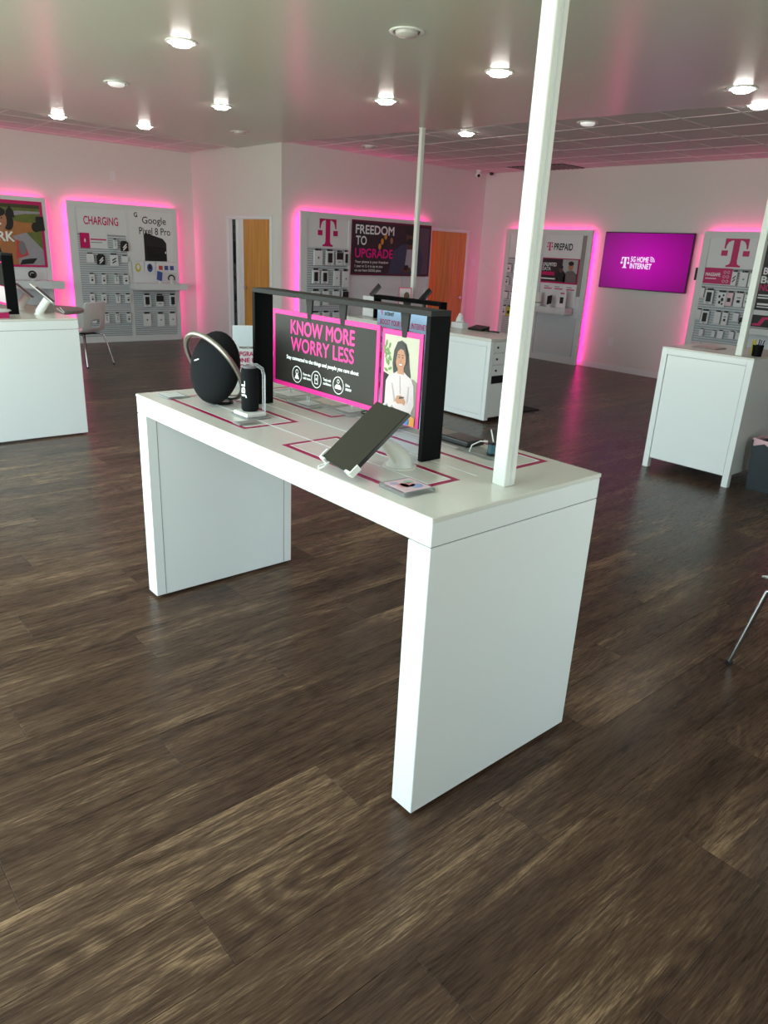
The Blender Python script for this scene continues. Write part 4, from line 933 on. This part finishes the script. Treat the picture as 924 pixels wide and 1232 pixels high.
# clear block with printed card
t = thing('acrylic_block', 'clear acrylic block with colourful printed card at table corner', 'card holder', (.112, .225, 1.0), rz=math.radians(-3))
B((-.058, -.062, 0), (.058, .062, .013), 'block', M_CLEAR, t, .001); B((-.05, -.052, .0132), (.05, .052, .0142), 'card', M_PALEP, t)
qc = Pl((0, 0, .0143), (1, 0, 0), (0, 0, 1))
for (a, z, ra, rz_, m_) in ((-.005, 0, .030, .022, mat('pale_rose_print', (226, 150, 160), .4)), (.018, -.02, .022, .018, mat('pale_blue_print', (150, 170, 214), .4)), (.02, .022, .018, .014, mat('pale_green_print', (170, 200, 176), .4)), (-.01, .0, .012, .02, M_REDP), (-.028, .03, .014, .012, mat('pale_lilac_print', (190, 170, 206), .4))): ell(qc, a, z, ra, rz_, 0, 'print', m_, t, .0004, 12)
# flat black router box, puck with cable, clear plates
t = thing('black_router_box', 'flat black rectangular device lying behind the frame post', 'device', (.665, .56, 1.0))
B((-.045, -.105, .003), (.045, .105, .026), 'casing', M_BLKPL, t, .006, 3); B((-.035, .02, .026), (.035, .09, .0268), 'label_plate', M_GREY, t)
for (xa, ya) in ((-.03, -.09), (.03, -.09), (-.03, .09), (.03, .09)): MB().cyl((xa, ya, 0), .006, .004, 8).build('foot', M_RUB, t)
t = thing('tracker_stand', 'small teal clear puck with looping white cable on the table', 'gadget', (.625, .345, 1.0))
B((-.05, -.04, 0), (.05, .13, .004), 'base_plate', M_CLEAR, t); MB().cyl((0, 0, .004), .018, .008, 16).cyl((0, 0, .044), .018, .008, 16).build('end_disc', M_BLKPL, t, True)
MB().cyl((0, 0, .012), .0165, .032, 16).build('puck', M_TEAL, t, True)
MB().tube([(-.04, .07, .005), (-.035, .065, .03), (-.02, .04, .048), (0, .01, .05), (.0, -.02, .03), (.01, -.03, .006)], .0025, 6).build('cable', M_CABLE, t, True)
MB().tube([(.0, -.005, .045), (.004, .01, .075), (.008, .02, .09)], .0025, 6).build('cable', M_CABLE, t, True)
for (x, y, sx, sy, lab) in ((.615, 1.60, .09, .12, 'clear acrylic plate with small peg nearest the striped table end'), (.56, 1.375, .06, .09, 'clear acrylic tray lying across the far magenta outline'), (.645, 1.175, .08, .10, 'clear acrylic plate with black ring loop behind the slogan sign')):
    t = thing('acrylic_stand', lab, 'stand', (x, y, 1.002)); B((-sx, -sy, 0), (sx, sy, .006), 'plate', M_CLEAR, t, .001)
    MB().cyl((0, 0, .006), .007, .035, 10).build('peg', M_CLEAR, t, True)
    B((-sx * .6, -sy * .5, .0062), (sx * .6, sy * .5, .0070), 'card', M_WHITE if 'ring' in lab else M_PANEL, t)
    if 'ring' in lab: MB().tube([(.0 + .022 * math.cos(k * PI / 6), -.10 + .010 * math.sin(k * PI / 6), .012 + .004 * math.sin(k * PI / 6)) for k in range(12)], .003, 6, True).build('ring_loop', M_BLKPL, t, True)
t = thing('acrylic_stand', 'clear flat card holder lying behind the round speaker', 'stand', (.115, 1.80, 1.002)); B((-.05, -.06, 0), (.05, .06, .006), 'plate', M_CLEAR, t, .001); B((-.04, -.05, .0062), (.04, .05, .007), 'card', M_PANEL, t)
t = thing('acrylic_stand', 'clear flat card holder lying before the upright speaker', 'stand', (.135, 1.185, 1.002)); B((-.05, -.028, 0), (.05, .028, .004), 'plate', M_CLEAR, t, .001); B((-.04, -.02, .0042), (.04, .02, .005), 'card', M_GREY, t)

# poles
def pole(x, y, z0, label, s_=.051):
    t = thing('power_pole', label, 'pole', (x, y, z0))
    B((-s_ / 2, -s_ / 2, 0), (s_ / 2, s_ / 2, HC - .02 - z0), 'shaft', M_WSTEEL, t, .003)
    B((-s_ * .62, -s_ * .62, HC - .032 - z0), (s_ * .62, s_ * .62, HC - .0205 - z0), 'ceiling_collar', M_WSTEEL, t, .002)
    B((-.004, -s_ / 2 - .002, .002), (.004, -s_ / 2 + .001, HC - .034 - z0), 'cover_joint', M_PANEL, t)
pole(.404, .102, 1.0, 'tall white square pole rising from the magenta-striped table')

# ------------------------------------------------------------------ things on the table near the window
def handset(x, y, label, yaw):
    t = thing('phone_stand', label, 'phone', (x, y, 1.0), 'white phone stands', rz=yaw)
    MB().lathe([(0, 0), (.045, 0), (.045, .006), (0, .008)]).build('stand_base', M_WSTEEL, t, True)
    MB().tube([(0, 0, .004), (0, 0, .02), (.02, 0, .05), (.075, 0, .125)], [.036, .035, .034, .034], 16).build('stand_arm', M_WSTEEL, t, True)
    R_ = Matrix.Rotation(math.radians(42), 3, 'Y')
    MB().box((-.095, -.04, .137), (.135, .04, .147), .004, rot=R_, piv=(.075, 0, .135)).build('phone_body', M_WSTEEL, t)
    MB().box((-.045, -.038, .147), (.132, .038, .152), .003, rot=R_, piv=(.075, 0, .135)).build('phone_screen', M_BLKPL, t)
    MB().tube([(.17, 0, .06), (.20, .01, .02), (.19, .03, .012), (.16, .03, .03), (.14, .02, .05)], .003, 6).build('cable', M_CABLE, t, True)
handset(.69, 5.62, 'white phone on cylinder stand at the table corner near chair', math.radians(-28))
handset(.66, 6.10, 'white phone on cylinder stand behind the black frame post', math.radians(-28))
t = thing('grey_hub', 'small grey block beside the white phone stand', 'device', (.80, 5.80, 1.0)); B((-.05, -.06, 0), (.05, .06, .07), 'casing', M_GREY, t, .004); B((-.04, -.05, .07), (.04, .05, .073), 'lid', M_GREY, t)
t = thing('pink_box', 'magenta box with a white oval lid on table near window', 'box', (.27, 5.38, 1.0)); B((-.08, -.05, 0), (.10, .05, .045), 'carton', M_MAG, t, .002)
MB().lathe([(0, .045), (.11, .048), (.13, .058), (.12, .064), (0, .066)]).build('lid', M_WHITE, t, True)
t = thing('hanging_sign', 'sign with white and magenta print in the frame near window', 'sign', (.48, 6.62, 1.08)); q = Pl((0, 0, -1.08), (0, -1, 0), (-1, 0, 0))
sg = quad(q, 0, 1.06, .96, 1.42, 0, 'board', M_PINK, t, .006); quad(q, .02, 1.22, .955, 1.41, .006, 'print', M_SIGN, t, .0006); quad(q, .02, 1.08, .955, 1.215, .006, 'print', M_KNIT, t, .0006)
text(q, 'E', .86, 1.34, .05, .06, .0075, M_WINK, sg, .02); text(q, 'm', .86, 1.25, .06, .05, .0075, M_PINK, sg, .02)
for a in (.3, .7): clip(t, q, a, 1.473, 1.40)

# ------------------------------------------------------------------ chairs and round table
def chair(x, y, rz, label):
    """shell chair, local +Y is its front"""
    t = thing('shell_chair', label, 'chair', (x, y, 0), 'white shell chairs', rz)
    # side profile (y, z) of the shell from front lip to top of backrest
    prof = [(.22, .415), (.20, .438), (.12, .443), (.0, .432), (-.10, .43), (-.165, .45), (-.205, .51), (-.225, .60), (-.235, .70), (-.25, .80), (-.262, .845)]
    b = MB(); nx = 10; grid = []
    for i, (py, pz) in enumerate(prof):
        hw = .215 if i < 5 else .215 - .003 * (i - 5); rowv = []
        for k in range(nx + 1):
            u = -1 + 2 * k / nx; cur = abs(u) ** 2.5
            rowv.append(b.bm.verts.new((u * hw, py + (.03 * cur if i > 5 else .0), pz + (.018 * cur if i <= 5 else 0))))
        grid.append(rowv)
    for i in range(len(prof) - 1):
        for k in range(nx):
            if i == 6 and 3 <= k <= 6: continue
            b.bm.faces.new((grid[i][k], grid[i][k + 1], grid[i + 1][k + 1], grid[i + 1][k]))
    o = b.build('seat_shell', M_SHELL, t, True); md = o.modifiers.new('thick', 'SOLIDIFY'); md.thickness = .011; md.offset = 0
    ms = o.modifiers.new('round', 'SUBSURF'); ms.levels = 1; ms.render_levels = 1
    for sx in (-1, 1):
        MB().tube([(sx * .25, .23, .012), (sx * .195, .17, .39), (sx * .18, .155, .405), (sx * .16, .13, .41), (sx * .10, 0, .412)], .0105, 10).build('leg', M_CHROME, t, True)
        MB().tube([(sx * .25, -.25, .012), (sx * .195, -.17, .39), (sx * .18, -.155, .405), (sx * .16, -.12, .41), (sx * .10, 0, .412)], .0105, 10).build('leg', M_CHROME, t, True)
        for sy in (.23, -.25): MB().lathe([(.0, 0), (.015, 0), (.016, .014), (.0, .016)], (sx * .25, sy, 0), 12).build('foot_glide', M_RUB, t, True)
    MB().box((-.12, -.1, .412), (.12, .1, .422)).build('seat_plate', M_DKGREY, t)
    return t
chair(2.20, 8.98, math.radians(28), 'white plastic shell chair with back slot by the charging display')
chair(1.815, -.52, math.radians(-40), 'chrome-legged white chair cut off at the picture edge beside striped table')
t = thing('round_table', 'round grey pedestal table beside the white shell chair', 'table', (1.66, 8.62, 0))
MB().lathe([(0, .735), (.40, .735), (.42, .745), (.42, .775), (.40, .785), (0, .785)], seg=40).build('table_top', M_GREY, t, True)
MB().lathe([(.035, .02), (.035, .735)], seg=20).build('pedestal', M_CHROME, t, True); MB().lathe([(0, 0), (.24, 0), (.24, .012), (.06, .03), (0, .03)], seg=32).build('base', M_CHROME, t, True)

# ------------------------------------------------------------------ counters
# drawer counter
t = thing('drawer_counter', 'white counter with a panelled front and key-locked drawers', 'counter', (4.47, 3.72, 0)); H = .87; W_, L_ = .62, 2.45
B((0, 0, H - .03), (W_, L_, H), 'counter_top', M_TOP, t, .003)
B((.02, .02, .04), (W_ - .01, L_ - .02, H - .031), 'body', M_LAM, t)
for (ya, yb, za, zb) in ((0, .05, .02, H - .031), (L_ - .05, L_, .02, H - .031), (.05, L_ - .05, H - .08, H - .031), (.05, L_ - .05, .02, .07)): B((0, ya, za), (.02, yb, zb), 'front_frame', M_LAM, t, .002)
for k in range(3):
    ya = .06 + k * .79; B((.006, ya, .078), (.02, ya + .76, H - .088), 'front_panel', M_LAM, t, .003)
B((.02, 0, .02), (.06, .0195, H - .031), 'side_stile', M_LAM, t, .002)
for (za, zb) in ((.725, .832), (.60, .718), (.488, .594)):
    dr = B((.065, .002, za), (.52, .0195, zb), 'drawer', M_LAM, t, .003); MB().cyl((.115, -.008, (za + zb) / 2), .011, .011, 12, axis='Y').build('lock', M_BLKPL, dr, True)
B((.065, .012, .405), (.52, .0195, .482), 'open_slot', M_BLKPL, t); B((.065, .002, .05), (.52, .0195, .40), 'side_panel', M_LAM, t, .003); B((.525, 0, .02), (W_ - .002, .0195, H - .031), 'side_stile', M_LAM, t, .002)
for (xa, ya) in ((.06, .06), (W_ - .06, .06), (.06, L_ - .06), (W_ - .06, L_ - .06)): MB().cyl((xa, ya, 0), .025, .045, 12).build('foot', M_RUB, t)
t = thing('sign_stand', 'low black sign frame standing on the drawer counter', 'sign stand', (4.67, 4.68, .87))
for ya in (0, 1.14): B((0, ya, 0), (.10, ya + .03, .28), 'post', M_BLACK, t, .001)
B((0, .03, .235), (.10, 1.14, .28), 'beam', M_BLACK, t, .001)
def small_phone(x, y, label):
    t = thing('display_phone', label, 'phone', (x, y, .87), 'phones on the drawer counter'); MB().cyl((0, 0, 0), .05, .01, 16).tube([(0, 0, .01), (0, 0, .12), (.0, .02, .26)], .022, 10).build('stand', M_BLKPL, t, True)
    MB().box((-.01, -.045, .22), (.01, .045, .40), .005, rot=Matrix.Rotation(math.radians(28), 3, 'Y') @ Matrix.Rotation(math.radians(30), 3, 'X')).build('phone_body', M_BLKPL, t)
small_phone(4.90, 6.10, 'black phone tilted on a black stand near the counter end')
small_phone(5.02, 5.30, 'black phone upright on a black stand next to tissue box')
t = thing('standing_sign', 'small magenta edged photo card standing behind the low frame', 'sign', (4.98, 5.62, .87)); q = Pl((0, 0, 0), (.75, -.66, 0), (-.66, -.75, 0))
sg = quad(q, -.08, 0, .08, .38, 0, 'card', M_MAG, t, .01); quad(q, -.07, .15, .07, .37, .01, 'print', M_KNIT, t, .001); ell(q, .02, .28, .035, .05, .0112, 'print', M_SKIN2, t, .001, 12); ell(q, .03, .2, .05, .04, .0112, 'print', M_INK, t, .001, 12)
t = thing('label_strip', 'flat magenta and white price strip on drawer counter', 'label', (4.85, 4.95, .87)); B((-.05, -.15, 0), (.05, .15, .05), 'strip', M_MAG, t); B((-.052, -.10, .012), (-.05, .10, .035), 'caption', M_WINK, t)
t = thing('paper_sign', 'white paper in holder at the far end of drawer counter', 'sign', (4.72, 5.98, .87)); B((-.005, -.13, 0), (.005, .13, .25), 'paper', M_WHITE, t); B((-.03, -.1, 0), (.03, .1, .008), 'foot', M_CLEAR, t)
for k in range(4): B((-.0062, -.1, .05 + k * .04), (-.005, .08, .06 + k * .04), 'caption', M_PANEL, t)
t = thing('tissue_box', 'white tissue box with a tissue poking out on drawer counter', 'tissue box', (4.98, 4.66, .87)); B((-.05, -.09, 0), (.05, .09, .06), 'carton', M_WHITE, t, .004)
b = MB(); b.tube([(0, 0, .055), (.01, .01, .09), (-.01, -.01, .125), (.01, .02, .155)], [.05, .045, .035, .012], 7); b.build('tissue', M_WINK, t, True)
t = thing('desk_phone', 'low black device with cable beside the tissue box', 'device', (5.0, 4.38, .87)); MB().prism([(-.07, -.1, 0), (.07, -.1, 0), (.07, -.1, .05), (-.07, -.1, .02)], (0, .2, 0)).build('casing', M_BLKPL, t)
MB().tube([(0, -.1, .01), (-.02, -.16, .008), (.02, -.24, .008), (0, -.3, .008)], .008, 6).build('cable', M_BLKPL, t, True)
t = thing('floor_mat', 'dark rubber floor mat behind the drawer counter', 'mat', (5.38, 4.35, 0)); B((-.2, -.5, 0), (.2, .6, .012), 'pad', M_RUB, t, .004); B((-.21, -.51, 0), (.21, .61, .005), 'edge', M_DKGREY, t, .002)
pole(5.20, 5.72, 0, 'white square pole standing on the floor behind the drawer counter')
# panelled counter
t = thing('panelled_counter', 'white counter with one large glossy front panel on short legs', 'counter', (4.47, 1.10, 0)); H = 1.03; W_, L_ = .80, .755
B((0, 0, H - .012), (W_, L_, H), 'counter_top', M_TOP, t, .002)
B((.022, .002, .10), (W_, L_ - .002, H - .0125), 'body', M_LAM, t, .002)
for (ya, yb) in ((0, .05), (L_ - .05, L_)): B((0, ya, 0), (.022, yb, H - .0125), 'front_leg', M_LAM, t, .002); B((.022, ya, 0), (.05, yb, .10), 'leg_return', M_LAM, t)
B((0, .05, H - .06), (.022, L_ - .05, H - .0125), 'front_rail', M_LAM, t, .002)
B((.006, .054, .088), (.022, L_ - .054, H - .064), 'front_panel', M_LAM, t, .002)
B((W_ - .05, 0, 0), (W_, .05, .10), 'rear_leg', M_LAM, t); B((W_ - .05, L_ - .05, 0), (W_, L_, .10), 'rear_leg', M_LAM, t)
t = thing('pen_cup', 'black wire pen cup with pens on the panelled counter', 'pen cup', (4.66, 1.17, 1.03))
MB().lathe([(0, 0), (.035, 0), (.04, .085), (.037, .085), (.033, .006), (0, .006)], seg=20).build('cup', M_BLACK, t, True)
for (xa, ya, lx, ly, m_) in ((.01, .01, .03, .0, M_BLKPL), (-.012, .008, -.025, .02, M_YEL), (.0, -.014, .01, -.035, M_BLKPL), (-.01, -.008, -.02, -.03, M_BLUEP)): MB().tube([(xa, ya, .008), (xa + lx * .6, ya + ly * .6, .125)], .0045, 6).build('pen', m_, t, True)
B((-.004, .02, .01), (.0, .05, .12), 'note', M_YEL, t)
pole(4.556, 1.255, 1.03, 'white square pole rising from the panelled counter')
t = thing('grey_tray', 'flat pinkish grey pad lying on the panelled counter', 'pad', (4.80, 1.62, 1.03)); B((-.10, -.10, 0), (.10, .10, .006), 'pad', M_GREY, t, .002); B((-.08, -.08, .006), (.08, .08, .007), 'sheet', M_LINER, t)
t = thing('waste_bin', 'dark bin with pale pink liner beside the panelled counter', 'bin', (4.70, .905, 0))
b = MB()
for (s0, s1, z0, z1) in ((.105, .13, 0, .40),):
    lo_ = [(-s0 * .8, -s0, z0), (s0 * .8, -s0, z0), (s0 * .8, s0, z0), (-s0 * .8, s0, z0)]; hi_ = [(-s1 * .8, -s1, z1), (s1 * .8, -s1, z1), (s1 * .8, s1, z1), (-s1 * .8, s1, z1)]
    hi2 = [(x * .94, y * .94, z1) for x, y, _ in hi_]; lo2 = [(x * .94, y * .94, z0 + .01) for x, y, _ in lo_]
    vv = [[b.bm.verts.new(p) for p in r_] for r_ in (lo_, hi_, hi2, lo2)]
    for U, V in zip(vv, vv[1:]):
        for i in range(4): b.bm.faces.new((U[i], U[(i + 1) % 4], V[(i + 1) % 4], V[i]))
    b.bm.faces.new(vv[0]); b.bm.faces.new(vv[3])
b.build('bin_body', M_BIN, t)
b = MB(); pr_ = []; n_ = 28
for ring_, (s_, z_) in enumerate(((1.035, .368), (1.05, .395), (1.0, .412), (.86, .402), (.84, .34))):
    rw = []
    for k in range(n_):
        an = 2 * PI * k / n_; sq = 1 / max(abs(math.cos(an)), abs(math.sin(an)))
        wob = .004 * math.sin(5 * an + ring_) + (.012 * math.sin(7 * an) if ring_ == 0 else 0)
        rw.append(b.bm.verts.new((.104 * s_ * math.cos(an) * sq, .13 * s_ * math.sin(an) * sq, z_ + wob)))
    pr_.append(rw)
for U, V in zip(pr_, pr_[1:]):
    for k in range(n_): b.bm.faces.new((U[k], U[(k + 1) % n_], V[(k + 1) % n_], V[k]))
b.build('liner', M_LINER, t, True)
MB().sphere((0, .02, .37), .07, 10, 6, (1, 1.2, .7)).sphere((.02, -.04, .38), .06, 8, 6, (1, 1, .7)).build('rubbish', M_BIN, t)
